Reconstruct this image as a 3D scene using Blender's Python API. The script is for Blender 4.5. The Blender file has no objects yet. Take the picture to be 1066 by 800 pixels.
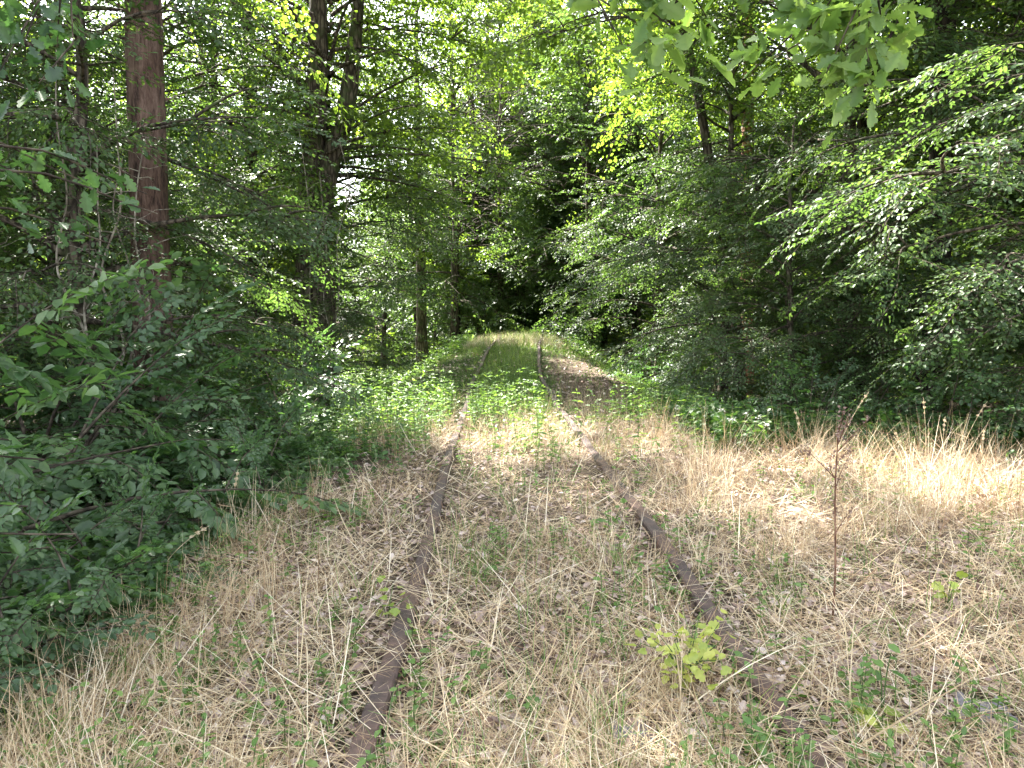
import bpy, math
import numpy as np
from mathutils import Vector
PI = math.pi
rad = math.radians
sc = bpy.context.scene
COL = sc.collection
CAM_Z = 1.55
SUN_AZ, SUN_EL = rad(-42), rad(52)

# ------------------------------------------------------------------ helpers
def nz(v):
    return v / np.maximum(np.linalg.norm(v, axis=-1, keepdims=True), 1e-9)

def A(*v):
    return np.array(v, dtype=float)

def sst(a, b, x):
    t = np.clip((x - a) / (b - a), 0, 1)
    return t * t * (3 - 2 * t)

class Geo:
    """collects faces of one mesh"""
    def __init__(s):
        s.V = []; s.L = []; s.S = []; s.M = []; s.T = []; s.n = 0
    def add(s, V, F, sizes, mat=0, tint=0.5):
        V = np.asarray(V, dtype=np.float32).reshape(-1, 3)
        s.V.append(V); s.L.append(np.asarray(F, dtype=np.int32).ravel() + s.n)
        sizes = np.asarray(sizes, dtype=np.int32).ravel()
        s.S.append(sizes); s.M.append(np.full(len(sizes), mat, dtype=np.int32))
        t = np.asarray(tint, dtype=np.float32)
        s.T.append(np.full(len(V), float(t), dtype=np.float32) if t.ndim == 0 else t.ravel())
        s.n += len(V)
    def build(s, name, mats, parent=None, smooth=True):
        V = np.concatenate(s.V); L = np.concatenate(s.L); S = np.concatenate(s.S); M = np.concatenate(s.M); T = np.concatenate(s.T)
        me = bpy.data.meshes.new(name)
        me.vertices.add(len(V)); me.vertices.foreach_set('co', V.ravel())
        me.loops.add(len(L)); me.loops.foreach_set('vertex_index', L)
        me.polygons.add(len(S))
        st = np.zeros(len(S), dtype=np.int32); st[1:] = np.cumsum(S)[:-1]
        me.polygons.foreach_set('loop_start', st)
        me.polygons.foreach_set('material_index', M)
        me.polygons.foreach_set('use_smooth', np.full(len(S), smooth, dtype=bool))
        me.update(calc_edges=True)
        at = me.attributes.new('tint', 'FLOAT', 'POINT'); at.data.foreach_set('value', T)
        for m in (mats if isinstance(mats, (list, tuple)) else [mats]):
            me.materials.append(m)
        o = bpy.data.objects.new(name, me); COL.objects.link(o)
        if parent: o.parent = parent
        return o

def tag(o, label=None, cat=None, group=None, kind=None):
    if label: o['label'] = label
    if cat: o['category'] = cat
    if group: o['group'] = group
    if kind: o['kind'] = kind
    return o

def empty(name, loc=(0, 0, 0), rz=0):
    o = bpy.data.objects.new(name, None); COL.objects.link(o)
    o.location = loc; o.rotation_euler = (0, 0, rz); o.empty_display_size = 0.2
    return o

def copy_tree(o, parent=None):
    c = o.copy(); COL.objects.link(c)
    if parent: c.parent = parent
    for ch in [x for x in o.children]:
        copy_tree(ch, c)
    return c

# leaf outlines: x along the leaf, y across, z out of it
def half(pts, z=0.10):
    return [(x, y, abs(y) * z) for x, y in pts]
def two_halves(pts, z=0.25, tipdrop=0.10):
    n = len(pts)
    up = [(x, y, abs(y) * z - tipdrop * x * x) for x, y in pts]
    dn = [(x, -y, abs(y) * z - tipdrop * x * x) for x, y in pts[1:-1]]
    V = up + dn
    f1 = list(range(n))[::-1]
    f2 = [0] + [n + i for i in range(n - 2)] + [n - 1]
    return np.array(V, dtype=float), [f1, f2]
LEAF = {
    'oval': two_halves([(0, 0), (.3, .27), (.7, .23), (1, 0)]),
    'long': two_halves([(0, 0), (.22, .17), (.55, .19), (.82, .09), (1, 0)], .3, .18),
    'round': two_halves([(0, 0), (.08, .28), (.42, .42), (.78, .27), (1, 0)], .2, .12),
    'oak': two_halves([(0, 0), (.10, .03), (.20, .13), (.29, .17), (.35, .10), (.44, .25), (.52, .27), (.56, .16), (.65, .30), (.75, .29), (.79, .18), (.89, .20), (.97, .10), (1, 0)], .22, .22),
    'lobed': two_halves([(0, 0), (.02, .16), (.12, .34), (.25, .30), (.36, .45), (.52, .42), (.58, .24), (.74, .30), (.88, .18), (1, 0)], .2, .12),
    'blade': two_halves([(0, 0), (.2, .018), (.6, .016), (1, 0)], .5, .25),
    'needle': (np.array([(0, -.02, 0), (1, -.012, 0), (1, .012, 0), (0, .02, 0)], dtype=float), [[0, 1, 2, 3]]),
}
def add_leaves(g, kind, P, D, N, S, tint, mat=0):
    T, F = LEAF[kind]
    D = nz(D); Y = nz(np.cross(N, D)); N = np.cross(D, Y)
    S = np.asarray(S)[:, None, None]
    V = P[:, None, :] + S * (T[None, :, 0:1] * D[:, None, :] + T[None, :, 1:2] * Y[:, None, :] + T[None, :, 2:3] * N[:, None, :])
    n, k = len(P), len(T)
    off = (np.arange(n) * k)[:, None]
    fl = np.concatenate(F); sz = [len(f) for f in F]
    g.add(V.reshape(-1, 3), (fl[None, :] + off), np.tile(sz, n), mat, np.repeat(tint, k))

def add_sticks(g, P0, P1, r0, r1, mat=0, tint=0.5, sides=3):
    """many straight thin tapered sticks at once"""
    n = len(P0)
    if n == 0: return
    d = nz(P1 - P0)
    ref = np.where(np.abs(d[:, 2:3]) > .9, A(1, 0, 0)[None], A(0, 0, 1)[None])
    u = nz(np.cross(d, ref)); v = np.cross(d, u)
    a = np.arange(sides) * 2 * PI / sides
    ring = np.cos(a)[None, :, None] * u[:, None, :] + np.sin(a)[None, :, None] * v[:, None, :]
    r0 = np.broadcast_to(np.asarray(r0, float), (n,))[:, None, None]; r1 = np.broadcast_to(np.asarray(r1, float), (n,))[:, None, None]
    V = np.concatenate([P0[:, None] + ring * r0, P1[:, None] + ring * r1], axis=1)
    f = np.array([[i, (i + 1) % sides, sides + (i + 1) % sides, sides + i] for i in range(sides)])
    off = (np.arange(n) * 2 * sides)[:, None, None]
    tt = np.broadcast_to(np.asarray(tint, float), (n,))
    g.add(V.reshape(-1, 3), f[None] + off, np.full(n * sides, 4), mat, np.repeat(tt, 2 * sides))

def add_tube(g, pts, radii, sides=8, mat=0, tint=0.5, rough=0.0, rng=None):
    """one round tapered tube along a polyline, with an end cap"""
    pts = np.asarray(pts, float); n = len(pts)
    radii = np.broadcast_to(np.asarray(radii, float), (n,))
    d = nz(np.gradient(pts, axis=0))
    ref = A(1, 0, 0) if abs(d[0, 2]) > .7 else A(0, 0, 1)
    u = nz(np.cross(d, ref)); v = np.cross(d, u)
    a = np.arange(sides) * 2 * PI / sides
    R = radii[:, None] * np.ones(sides)[None]
    if rough and rng is not None:
        w = rng.normal(0, 1, (n, sides)); w = (w + np.roll(w, 1, 0)) * .5
        R = R * (1 + rough * w)
    V = pts[:, None] + R[..., None] * (np.cos(a)[None, :, None] * u[:, None] + np.sin(a)[None, :, None] * v[:, None])
    f = []
    i = np.arange(n - 1)[:, None]; j = np.arange(sides)[None]
    q = np.stack([i * sides + j, i * sides + (j + 1) % sides, (i + 1) * sides + (j + 1) % sides, (i + 1) * sides + j], -1).reshape(-1, 4)
    g.add(V.reshape(-1, 3), q, np.full(len(q), 4), mat, tint)
    g.add(V[-1], np.arange(sides), [sides], mat, tint)

def smooth_path(pts, n):
    """Catmull-Rom through the points"""
    p = np.asarray(pts, float); p = np.vstack([2 * p[0] - p[1], p, 2 * p[-1] - p[-2]])
    m = len(p) - 3
    t = np.linspace(0, m - 1e-6, n); k = t.astype(int); u = (t - k)[:, None]
    a, b, c, d = p[k], p[k + 1], p[k + 2], p[k + 3]
    return .5 * (2 * b + (c - a) * u + (2 * a - 5 * b + 4 * c - d) * u ** 2 + (3 * b - a - 3 * c + d) * u ** 3)

# ------------------------------------------------------------------ the lie of the land
_R0 = np.random.default_rng(5)
_W = [(_R0.uniform(.3, 2.2), _R0.uniform(0, 2 * PI), _R0.uniform(0, 2 * PI)) for _ in range(14)]
def wob(x, y):
    s = 0
    for k, a, p in _W:
        s = s + np.sin(k * (x * math.cos(a) + y * math.sin(a)) + p) / (1 + k)
    return s / 5
def xc(y):
    y = np.asarray(y, float)
    return .27 - .026 * y + np.where(y > 14, .0034 * (np.clip(y, 14, 60) - 14) ** 2, 0)
def gz(x, y):
    x = np.asarray(x, float); y = np.asarray(y, float)
    s = x - xc(y); d = np.abs(s)
    hump = .68 * sst(15, 29.5, y) - .75 * sst(30.5, 44, y)
    drop = (1.0 + .35 * sst(18, 28, y)) * sst(8, 15, y) * np.where(s > 0, sst(2.1, 5.2, d), sst(1.6, 4.6, d)) + .25 * sst(2, 5, y) * sst(1.7, 3.2, -s) * (1 - sst(8, 15, y))
    rise = .018 * np.clip(y - 30, 0, 60) * sst(3, 12, d)
    return hump - drop + rise - .055 * sst(17, 26, y) * np.minimum(d, 3.2) ** 2 + .05 * wob(x, y) * sst(.2, 1.2, d) + .03 * wob(3 * x, 3 * y)

# ------------------------------------------------------------------ materials
def new_mat(name):
    m = bpy.data.materials.new(name); m.use_nodes = True
    nt = m.node_tree; nt.nodes.clear()
    out = nt.nodes.new('ShaderNodeOutputMaterial')
    return m, nt, out
def N(nt, t, **kw):
    n = nt.nodes.new(t)
    for k, v in kw.items(): setattr(n, k, v)
    return n
def ramp(nt, stops, fac=None):
    r = N(nt, 'ShaderNodeValToRGB'); e = r.color_ramp.elements
    while len(e) < len(stops): e.new(.5)
    for el, (p, c) in zip(e, stops):
        el.position = p; el.color = (*c, 1)
    if fac is not None: nt.links.new(fac, r.inputs[0])
    return r
def leaf_mat(name, stops, tr=.38, trcol=(1.25, 1.2, .62), rough=.48, spec=.45, mott=38):
    m, nt, out = new_mat(name); L = nt.links.new
    at = N(nt, 'ShaderNodeAttribute', attribute_name='tint')
    tc = N(nt, 'ShaderNodeTexCoord'); no = N(nt, 'ShaderNodeTexNoise'); no.inputs['Scale'].default_value = mott; no.inputs['Detail'].default_value = 3
    L(tc.outputs['Object'], no.inputs[0])
    ma = N(nt, 'ShaderNodeMath', operation='MULTIPLY_ADD'); L(no.outputs[0], ma.inputs[0]); ma.inputs[1].default_value = .7; ma.inputs[2].default_value = -.35
    m2 = N(nt, 'ShaderNodeMath', operation='ADD'); L(ma.outputs[0], m2.inputs[0]); L(at.outputs['Fac'], m2.inputs[1])
    r = ramp(nt, stops, m2.outputs[0])
    p = N(nt, 'ShaderNodeBsdfPrincipled'); p.inputs['Roughness'].default_value = rough
    p.inputs['Specular IOR Level'].default_value = spec
    L(r.outputs[0], p.inputs['Base Color'])
    t = N(nt, 'ShaderNodeBsdfTranslucent')
    mu = N(nt, 'ShaderNodeMix', data_type='RGBA', blend_type='MULTIPLY'); mu.inputs[0].default_value = 1
    mu.clamp_result = False
    L(r.outputs[0], mu.inputs[6]); mu.inputs[7].default_value = (*[c * 2 for c in trcol], 1)
    L(mu.outputs[2], t.inputs[0])
    mx = N(nt, 'ShaderNodeMixShader'); mx.inputs[0].default_value = tr
    L(p.outputs[0], mx.inputs[1]); L(t.outputs[0], mx.inputs[2]); L(mx.outputs[0], out.inputs[0])
    return m
def bark_mat(name, c0, c1, c2, scale=(9, 9, 2), bump=.6, moss=None, cells=True):
    m, nt, out = new_mat(name); L = nt.links.new
    tc = N(nt, 'ShaderNodeTexCoord'); mp = N(nt, 'ShaderNodeMapping'); mp.inputs['Scale'].default_value = scale
    L(tc.outputs['Object'], mp.inputs[0])
    v = N(nt, 'ShaderNodeTexVoronoi', feature='DISTANCE_TO_EDGE'); v.inputs['Scale'].default_value = 2.2
    n = N(nt, 'ShaderNodeTexNoise'); n.inputs['Scale'].default_value = 2.5; n.inputs['Detail'].default_value = 9; n.inputs['Roughness'].default_value = .7
    L(mp.outputs[0], n.inputs[0])
    wa = N(nt, 'ShaderNodeMix', data_type='VECTOR'); wa.inputs[0].default_value = .35
    L(mp.outputs[0], wa.inputs[4]); L(n.outputs[1], wa.inputs[5]); L(wa.outputs[1], v.inputs[0])
    pw = N(nt, 'ShaderNodeMapRange'); pw.inputs[1].default_value = 0; pw.inputs[2].default_value = .22; L(v.outputs[0], pw.inputs[0])
    ad = N(nt, 'ShaderNodeMath', operation='MULTIPLY'); L(pw.outputs[0], ad.inputs[0]); L(n.outputs[0], ad.inputs[1])
    if cells:
        r = ramp(nt, [(.08, c0), (.36, c1), (.75, c2)], ad.outputs[0])
    else:                                                        # flaky plates: two stretched noises
        n3 = N(nt, 'ShaderNodeTexNoise'); n3.inputs['Scale'].default_value = .7; n3.inputs['Detail'].default_value = 5
        L(mp.outputs[0], n3.inputs[0])
        ad.operation = 'ADD'; L(n.outputs[0], ad.inputs[0]); L(n3.outputs[0], ad.inputs[1])
        r = ramp(nt, [(.40, c0), (.49, c1), (.64, c2)], None)
        hf = N(nt, 'ShaderNodeMath', operation='MULTIPLY'); hf.inputs[1].default_value = .5; L(ad.outputs[0], hf.inputs[0]); L(hf.outputs[0], r.inputs[0])
    p = N(nt, 'ShaderNodeBsdfPrincipled'); p.inputs['Roughness'].default_value = .9; p.inputs['Specular IOR Level'].default_value = .2
    col = r.outputs[0]
    if moss:
        n2 = N(nt, 'ShaderNodeTexNoise'); n2.inputs['Scale'].default_value = 3; n2.inputs['Detail'].default_value = 6
        L(tc.outputs['Object'], n2.inputs[0])
        mr = N(nt, 'ShaderNodeMapRange'); mr.inputs[1].default_value = .52; mr.inputs[2].default_value = .68; L(n2.outputs[0], mr.inputs[0])
        mm = N(nt, 'ShaderNodeMix', data_type='RGBA'); L(mr.outputs[0], mm.inputs[0]); L(col, mm.inputs[6]); mm.inputs[7].default_value = (*moss, 1)
        col = mm.outputs[2]
    L(col, p.inputs['Base Color'])
    b = N(nt, 'ShaderNodeBump'); b.inputs['Strength'].default_value = bump; b.inputs['Distance'].default_value = .03
    L(ad.outputs[0], b.inputs['Height']); L(b.outputs[0], p.inputs['Normal']); L(p.outputs[0], out.inputs[0])
    return m

M = {}
M['hornbeam'] = leaf_mat('hornbeam_leaf', [(0, (.024, .050, .019)), (.5, (.048, .090, .032)), (1, (.090, .148, .052))], tr=.40, trcol=(1.35, 1.3, .6))
M['canopy'] = leaf_mat('canopy_leaf', [(0, (.036, .066, .016)), (.5, (.066, .112, .026)), (1, (.115, .172, .042))], tr=.52, trcol=(1.5, 1.42, .55))
M['shrub'] = leaf_mat('shrub_leaf', [(0, (.028, .058, .028)), (.5, (.054, .100, .046)), (1, (.100, .155, .068))], tr=.3, rough=.4, trcol=(1.2, 1.5, .6))
M['oak'] = leaf_mat('oak_leaf', [(0, (.055, .110, .038)), (.5, (.095, .170, .052)), (1, (.155, .235, .075))], tr=.45, rough=.45)
M['herb'] = leaf_mat('herb_leaf', [(0, (.045, .100, .022)), (.5, (.080, .160, .038)), (1, (.140, .225, .060))], tr=.35)
M['cover'] = leaf_mat('ground_cover_leaf', [(0, (.028, .070, .020)), (.5, (.050, .110, .030)), (1, (.095, .160, .045))], tr=.3)
M['lime'] = leaf_mat('lime_leaf', [(0, (.17, .23, .045)), (.5, (.28, .32, .070)), (1, (.40, .41, .12))], tr=.3)
M['needle'] = leaf_mat('pine_needle', [(0, (.020, .055, .022)), (1, (.045, .095, .035))], tr=.1)
M['straw'] = leaf_mat('straw', [(0, (.20, .11, .060)), (.3, (.375, .265, .160)), (.65, (.555, .45, .29)), (1, (.715, .64, .505))], tr=.18, trcol=(.55, .5, .45), rough=.6, spec=.3)
M['grass'] = leaf_mat('green_grass', [(0, (.050, .105, .025)), (.5, (.100, .170, .048)), (1, (.190, .250, .085))], tr=.3)
M['litter'] = leaf_mat('dead_leaf', [(0, (.130, .082, .064)), (.4, (.29, .21, .18)), (.75, (.44, .35, .315)), (1, (.62, .53, .49))], tr=.08, trcol=(.6, .5, .4), rough=.75, spec=.25)
M['twig'] = bark_mat('twig_bark', (.035, .028, .022), (.075, .060, .045), (.14, .12, .09), (6, 6, 6), .2)
M['pale_twig'] = bark_mat('pale_twig_bark', (.17, .145, .12), (.30, .27, .225), (.44, .40, .34), (8, 8, 3), .2)
M['bark'] = bark_mat('grey_bark', (.030, .024, .019), (.085, .068, .052), (.19, .16, .125), (7, 7, 1.6), .7, moss=(.05, .065, .025))
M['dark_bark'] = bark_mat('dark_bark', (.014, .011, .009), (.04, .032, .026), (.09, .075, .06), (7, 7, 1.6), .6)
M['pine_bark'] = bark_mat('pine_bark', (.030, .020, .017), (.105, .066, .053), (.21, .145, .118), (16, 16, 3.2), .9, cells=False)
M['pine_red'] = bark_mat('upper_pine_bark', (.10, .045, .032), (.30, .15, .105), (.46, .27, .20), (6, 6, 2), .6)
M['stem'] = bark_mat('dead_stem', (.09, .045, .03), (.17, .09, .06), (.26, .16, .11), (20, 20, 6), .1)
M['green_stem'] = bark_mat('green_stem', (.05, .085, .03), (.085, .13, .045), (.13, .17, .07), (20, 20, 6), .1)

def rust_mat():
    m, nt, out = new_mat('rusted_steel'); L = nt.links.new
    tc = N(nt, 'ShaderNodeTexCoord')
    n = N(nt, 'ShaderNodeTexNoise'); n.inputs['Scale'].default_value = 22; n.inputs['Detail'].default_value = 10; n.inputs['Roughness'].default_value = .7
    n2 = N(nt, 'ShaderNodeTexNoise'); n2.inputs['Scale'].default_value = 2.5; n2.inputs['Detail'].default_value = 4
    L(tc.outputs['Object'], n.inputs[0]); L(tc.outputs['Object'], n2.inputs[0])
    r = ramp(nt, [(.3, (.034, .027, .026)), (.5, (.070, .053, .050)), (.7, (.115, .085, .078))], n.outputs[0])
    r2 = ramp(nt, [(.4, (.75, .72, .78)), (.62, (1.3, 1.05, .9))], n2.outputs[0])
    mu = N(nt, 'ShaderNodeMix', data_type='RGBA', blend_type='MULTIPLY'); mu.inputs[0].default_value = 1
    L(r.outputs[0], mu.inputs[6]); L(r2.outputs[0], mu.inputs[7])
    p = N(nt, 'ShaderNodeBsdfPrincipled'); p.inputs['Roughness'].default_value = .72; p.inputs['Specular IOR Level'].default_value = .4
    L(mu.outputs[2], p.inputs['Base Color'])
    b = N(nt, 'ShaderNodeBump'); b.inputs['Strength'].default_value = .5; b.inputs['Distance'].default_value = .004
    L(n.outputs[0], b.inputs['Height']); L(b.outputs[0], p.inputs['Normal']); L(p.outputs[0], out.inputs[0])
    return m
M['rust'] = rust_mat()

def stone_mat():
    m, nt, out = new_mat('grey_stone'); L = nt.links.new
    tc = N(nt, 'ShaderNodeTexCoord')
    n = N(nt, 'ShaderNodeTexNoise'); n.inputs['Scale'].default_value = 14; n.inputs['Detail'].default_value = 10; n.inputs['Roughness'].default_value = .75
    L(tc.outputs['Object'], n.inputs[0])
    r = ramp(nt, [(.3, (.13, .12, .125)), (.55, (.20, .185, .195)), (.75, (.30, .28, .29))], n.outputs[0])
    p = N(nt, 'ShaderNodeBsdfPrincipled'); p.inputs['Roughness'].default_value = .85
    L(r.outputs[0], p.inputs['Base Color'])
    b = N(nt, 'ShaderNodeBump'); b.inputs['Strength'].default_value = .8; b.inputs['Distance'].default_value = .015
    L(n.outputs[0], b.inputs['Height']); L(b.outputs[0], p.inputs['Normal']); L(p.outputs[0], out.inputs[0])
    return m
M['stone'] = stone_mat()

def ground_mat():
    m, nt, out = new_mat('forest_soil'); L = nt.links.new
    tc = N(nt, 'ShaderNodeTexCoord')
    n1 = N(nt, 'ShaderNodeTexNoise'); n1.inputs['Scale'].default_value = 28; n1.inputs['Detail'].default_value = 8; n1.inputs['Roughness'].default_value = .75
    n2 = N(nt, 'ShaderNodeTexNoise'); n2.inputs['Scale'].default_value = .9; n2.inputs['Detail'].default_value = 6
    L(tc.outputs['Object'], n1.inputs[0]); L(tc.outputs['Object'], n2.inputs[0])
    soil = ramp(nt, [(.3, (.040, .030, .024)), (.5, (.105, .078, .060)), (.72, (.21, .165, .13))], n1.outputs[0])
    moss = ramp(nt, [(.3, (.022, .036, .012)), (.5, (.045, .070, .020)), (.72, (.10, .105, .045))], n1.outputs[0])
    at = N(nt, 'ShaderNodeAttribute', attribute_name='tint')          # how green the ground is here
    ad = N(nt, 'ShaderNodeMath', operation='ADD'); L(at.outputs['Fac'], ad.inputs[0]); L(n2.outputs[0], ad.inputs[1])
    mr = N(nt, 'ShaderNodeMapRange'); mr.inputs[1].default_value = .85; mr.inputs[2].default_value = 1.15; L(ad.outputs[0], mr.inputs[0])
    mx = N(nt, 'ShaderNodeMix', data_type='RGBA'); L(mr.outputs[0], mx.inputs[0]); L(soil.outputs[0], mx.inputs[6]); L(moss.outputs[0], mx.inputs[7])
    p = N(nt, 'ShaderNodeBsdfPrincipled'); p.inputs['Roughness'].default_value = .95; p.inputs['Specular IOR Level'].default_value = .15
    L(mx.outputs[2], p.inputs['Base Color'])
    b = N(nt, 'ShaderNodeBump'); b.inputs['Strength'].default_value = .8; b.inputs['Distance'].default_value = .04
    L(n1.outputs[0], b.inputs['Height']); L(b.outputs[0], p.inputs['Normal']); L(p.outputs[0], out.inputs[0])
    return m
M['ground'] = ground_mat()

# ------------------------------------------------------------------ ground
def axis(lo, hi, fine_lo, fine_hi, step, grow=1.13):
    a = list(np.arange(fine_lo, fine_hi + step / 2, step)); s = step
    while a[-1] < hi: s *= grow; a.append(a[-1] + s)
    s = step
    while a[0] > lo: s *= grow; a.insert(0, a[0] - s)
    return np.array(a)
gx = axis(-260, 260, -8, 8, .16); gy = axis(-160, 420, 0, 34, .2)
X, Y = np.meshgrid(gx, gy)
Z = gz(X, Y)
g = Geo()
nx, ny = len(gx), len(gy)
i, j = np.meshgrid(np.arange(ny - 1), np.arange(nx - 1), indexing='ij')
q = np.stack([i * nx + j, i * nx + j + 1, (i + 1) * nx + j + 1, (i + 1) * nx + j], -1).reshape(-1, 4)
s_ = X - xc(Y)
green = np.clip(.25 + .45 * sst(9, 12, Y) * (1 - sst(2.5, 5, np.abs(s_))) + .35 * sst(1.6, 2.6, -s_) * (1 - sst(10, 20, Y)), 0, 1)
green = green - .5 * (sst(.9, 1.4, s_) * (1 - sst(2.6, 3.2, s_)) * sst(11, 13, Y) * (1 - sst(20, 25, Y)))
g.add(np.stack([X, Y, Z], -1), q, np.full(len(q), 4), 0, green.ravel())
tag(g.build('ground', M['ground']), kind='structure')

# ------------------------------------------------------------------ rails
def rail(side, label):
    prof = np.array([(-.055, -.13), (.055, -.13), (.055, -.118), (.012, -.10), (.010, -.045), (.037, -.034), (.038, -.008), (.030, 0), (-.030, 0), (-.038, -.008), (-.037, -.034), (-.010, -.045), (-.012, -.10), (-.055, -.118)]) * 1.12
    ys = np.concatenate([np.arange(-2, 14, .25), np.arange(14, 36, .5)])
    off = .715 if side < 0 else .845
    c = np.stack([xc(ys) + side * off, ys, gz(xc(ys) + side * off, ys) + .088 + .014 * np.sin(ys * 1.3 + side)], -1)
    c[:, 0] += .02 * np.sin(ys * .8 + side * 2)
    d = nz(np.gradient(c, axis=0)); r = nz(np.cross(d, A(0, 0, 1))); u = np.cross(r, d)
    V = c[:, None] + prof[None, :, 0:1] * r[:, None] + prof[None, :, 1:2] * u[:, None]
    n, k = len(ys), len(prof)
    i, j = np.meshgrid(np.arange(n - 1), np.arange(k), indexing='ij')
    q = np.stack([i * k + j, i * k + (j + 1) % k, (i + 1) * k + (j + 1) % k, (i + 1) * k + j], -1).reshape(-1, 4)
    g = Geo(); g.add(V.reshape(-1, 3), q, np.full(len(q), 4))
    g.add(V[0], np.arange(k)[::-1], [k]); g.add(V[-1], np.arange(k), [k])
    tag(g.build('railway_rail', M['rust'], smooth=False), label, 'rail', 'rusted rails of the disused track')
rail(-1, 'rusted brown rail running from the bottom edge straight up the left side of the track')
rail(1, 'rusted dark rail slanting past the yellow green seedling, half buried in dry grass')

# ------------------------------------------------------------------ sprays: small leafy branches every crown is made of
def make_spray(seed, leaf, length=1.0, step=.075, sub=.5, lstep=.055, size=.075, flat=.35, droop=.15, ang=52):
    """a flat leafy branch along +x; returns leaf arrays and twig segments"""
    rng = np.random.default_rng(seed)
    P, D, Nn, S, T0, T1, R0, R1 = [], [], [], [], [], [], [], []
    def axis_pt(t): return A(t, .05 * math.sin(3 * t + seed), -droop * t * t)
    xs = np.arange(.06, length, step)
    def put(p, d, k):
        d = nz(d + rng.normal(0, .22, 3) * A(1, 1, .8) + A(0, 0, -.15))
        n = nz(A(0, 0, 1) + rng.normal(0, flat, 3))
        P.append(p); D.append(d); Nn.append(n); S.append(size * rng.uniform(.6, 1.15) * k)
    for a, b in zip(xs[:-1], xs[1:]):
        T0.append(axis_pt(a)); T1.append(axis_pt(b)); R0.append(.006 * (1.15 - a / length)); R1.append(.006 * (1.15 - b / length))
    sgn = 1
    for x in xs:
        sgn = -sgn
        L = sub * (1 - .75 * x / length) * rng.uniform(.55, 1.15)
        a = rad(ang) * rng.uniform(.75, 1.2)
        d = nz(A(math.cos(a), sgn * math.sin(a), rng.normal(-.08, .12)))
        p0 = axis_pt(x)
        p1 = p0 + d * L + A(0, 0, -droop * .8 * L * L)
        T0.append(p0); T1.append(p1); R0.append(.0025); R1.append(.0012)
        s2 = 1
        for l in np.arange(.04, L, lstep):
            s2 = -s2; t = l / L
            p = p0 * (1 - t) + p1 * t
            b = rad(48) * s2
            dd = A(d[0] * math.cos(b) - d[1] * math.sin(b), d[0] * math.sin(b) + d[1] * math.cos(b), d[2])
            put(p, dd, 1)
        put(p1, d, 1)
    put(axis_pt(length), A(1, 0, -.3), 1)
    return dict(P=np.array(P), D=np.array(D), N=np.array(Nn), S=np.array(S), T0=np.array(T0), T1=np.array(T1), R0=np.array(R0), R1=np.array(R1), leaf=leaf)

def place_sprays(g, protos, O, Dx, up, sc_, rng, leaf_k=1.0, twigs=True, base_tint=.5, tint_sd=.16, at=None):
    """copies sprays of one kind to many places of one crown"""
    if at is not None:
        k_ = ~in_gap(O + nz(Dx) * .4 + np.asarray(at), rng); O, Dx, up, sc_ = O[k_], Dx[k_], up[k_], sc_[k_]
    O = np.asarray(O); Dx = nz(np.asarray(Dx)); up = np.asarray(up)
    Yv = nz(np.cross(up, Dx)); Zv = np.cross(Dx, Yv)
    which = rng.integers(0, len(protos), len(O))
    st = rng.normal(0, tint_sd, len(O))
    for k, pr in enumerate(protos):
        ix = np.where(which == k)[0]
        if not len(ix): continue
        R = np.stack([Dx[ix], Yv[ix], Zv[ix]], axis=1)            # rows
        s = sc_[ix][:, None, None]
        P = (O[ix][:, None, :] + s * np.einsum('pk,nkj->npj', pr['P'], R))
        D = np.einsum('pk,nkj->npj', pr['D'], R); Nn = np.einsum('pk,nkj->npj', pr['N'], R)
        n = P.shape[0] * P.shape[1]
        t = np.clip(base_tint + st[ix][:, None] + rng.normal(0, .13, P.shape[:2]), 0, 1).ravel()
        S = np.tile(pr['S'], len(ix)) * leaf_k * rng.uniform(.9, 1.2, n)
        m = rng.random(n) > .06
        add_leaves(g, pr['leaf'], P.reshape(-1, 3)[m], D.reshape(-1, 3)[m], Nn.reshape(-1, 3)[m], S[m], t[m])
        if twigs:
            a = O[ix][:, None, :] + s * np.einsum('pk,nkj->npj', pr['T0'], R)
            b = O[ix][:, None, :] + s * np.einsum('pk,nkj->npj', pr['T1'], R)
            add_sticks(g, a.reshape(-1, 3), b.reshape(-1, 3), np.tile(pr['R0'], len(ix)), np.tile(pr['R1'], len(ix)), 1)

SPR = {
    'hb': [make_spray(s, 'oval', 1.0, .08, .50, .060, .082, .30, .16) for s in (1, 2, 3, 4)],
    'hbfine': [make_spray(s, 'oval', 1.0, .065, .46, .045, .066, .34, .18) for s in (11, 12, 13, 14)],
    'loose': [make_spray(s, 'round', 1.0, .11, .45, .085, .105, .55, .25, 48) for s in (21, 22, 23)],
    'long': [make_spray(s, 'long', 1.0, .10, .40, .075, .13, .45, .30, 46) for s in (31, 32, 33)],
    'hbbig': [make_spray(s, 'oval', 1.0, .085, .46, .065, .105, .34, .20) for s in (61, 62, 63)],
    'oakspray': [make_spray(s, 'oak', .9, .12, .36, .085, .12, .6, .25, 45) for s in (41, 42, 43)],
    'far': [make_spray(s, 'oval', 1.0, .11, .50, .085, .15, .5, .16) for s in (51, 52, 53)],
}

SUN_D = A(math.sin(SUN_AZ) * math.cos(SUN_EL), math.cos(SUN_AZ) * math.cos(SUN_EL), math.sin(SUN_EL))
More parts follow.
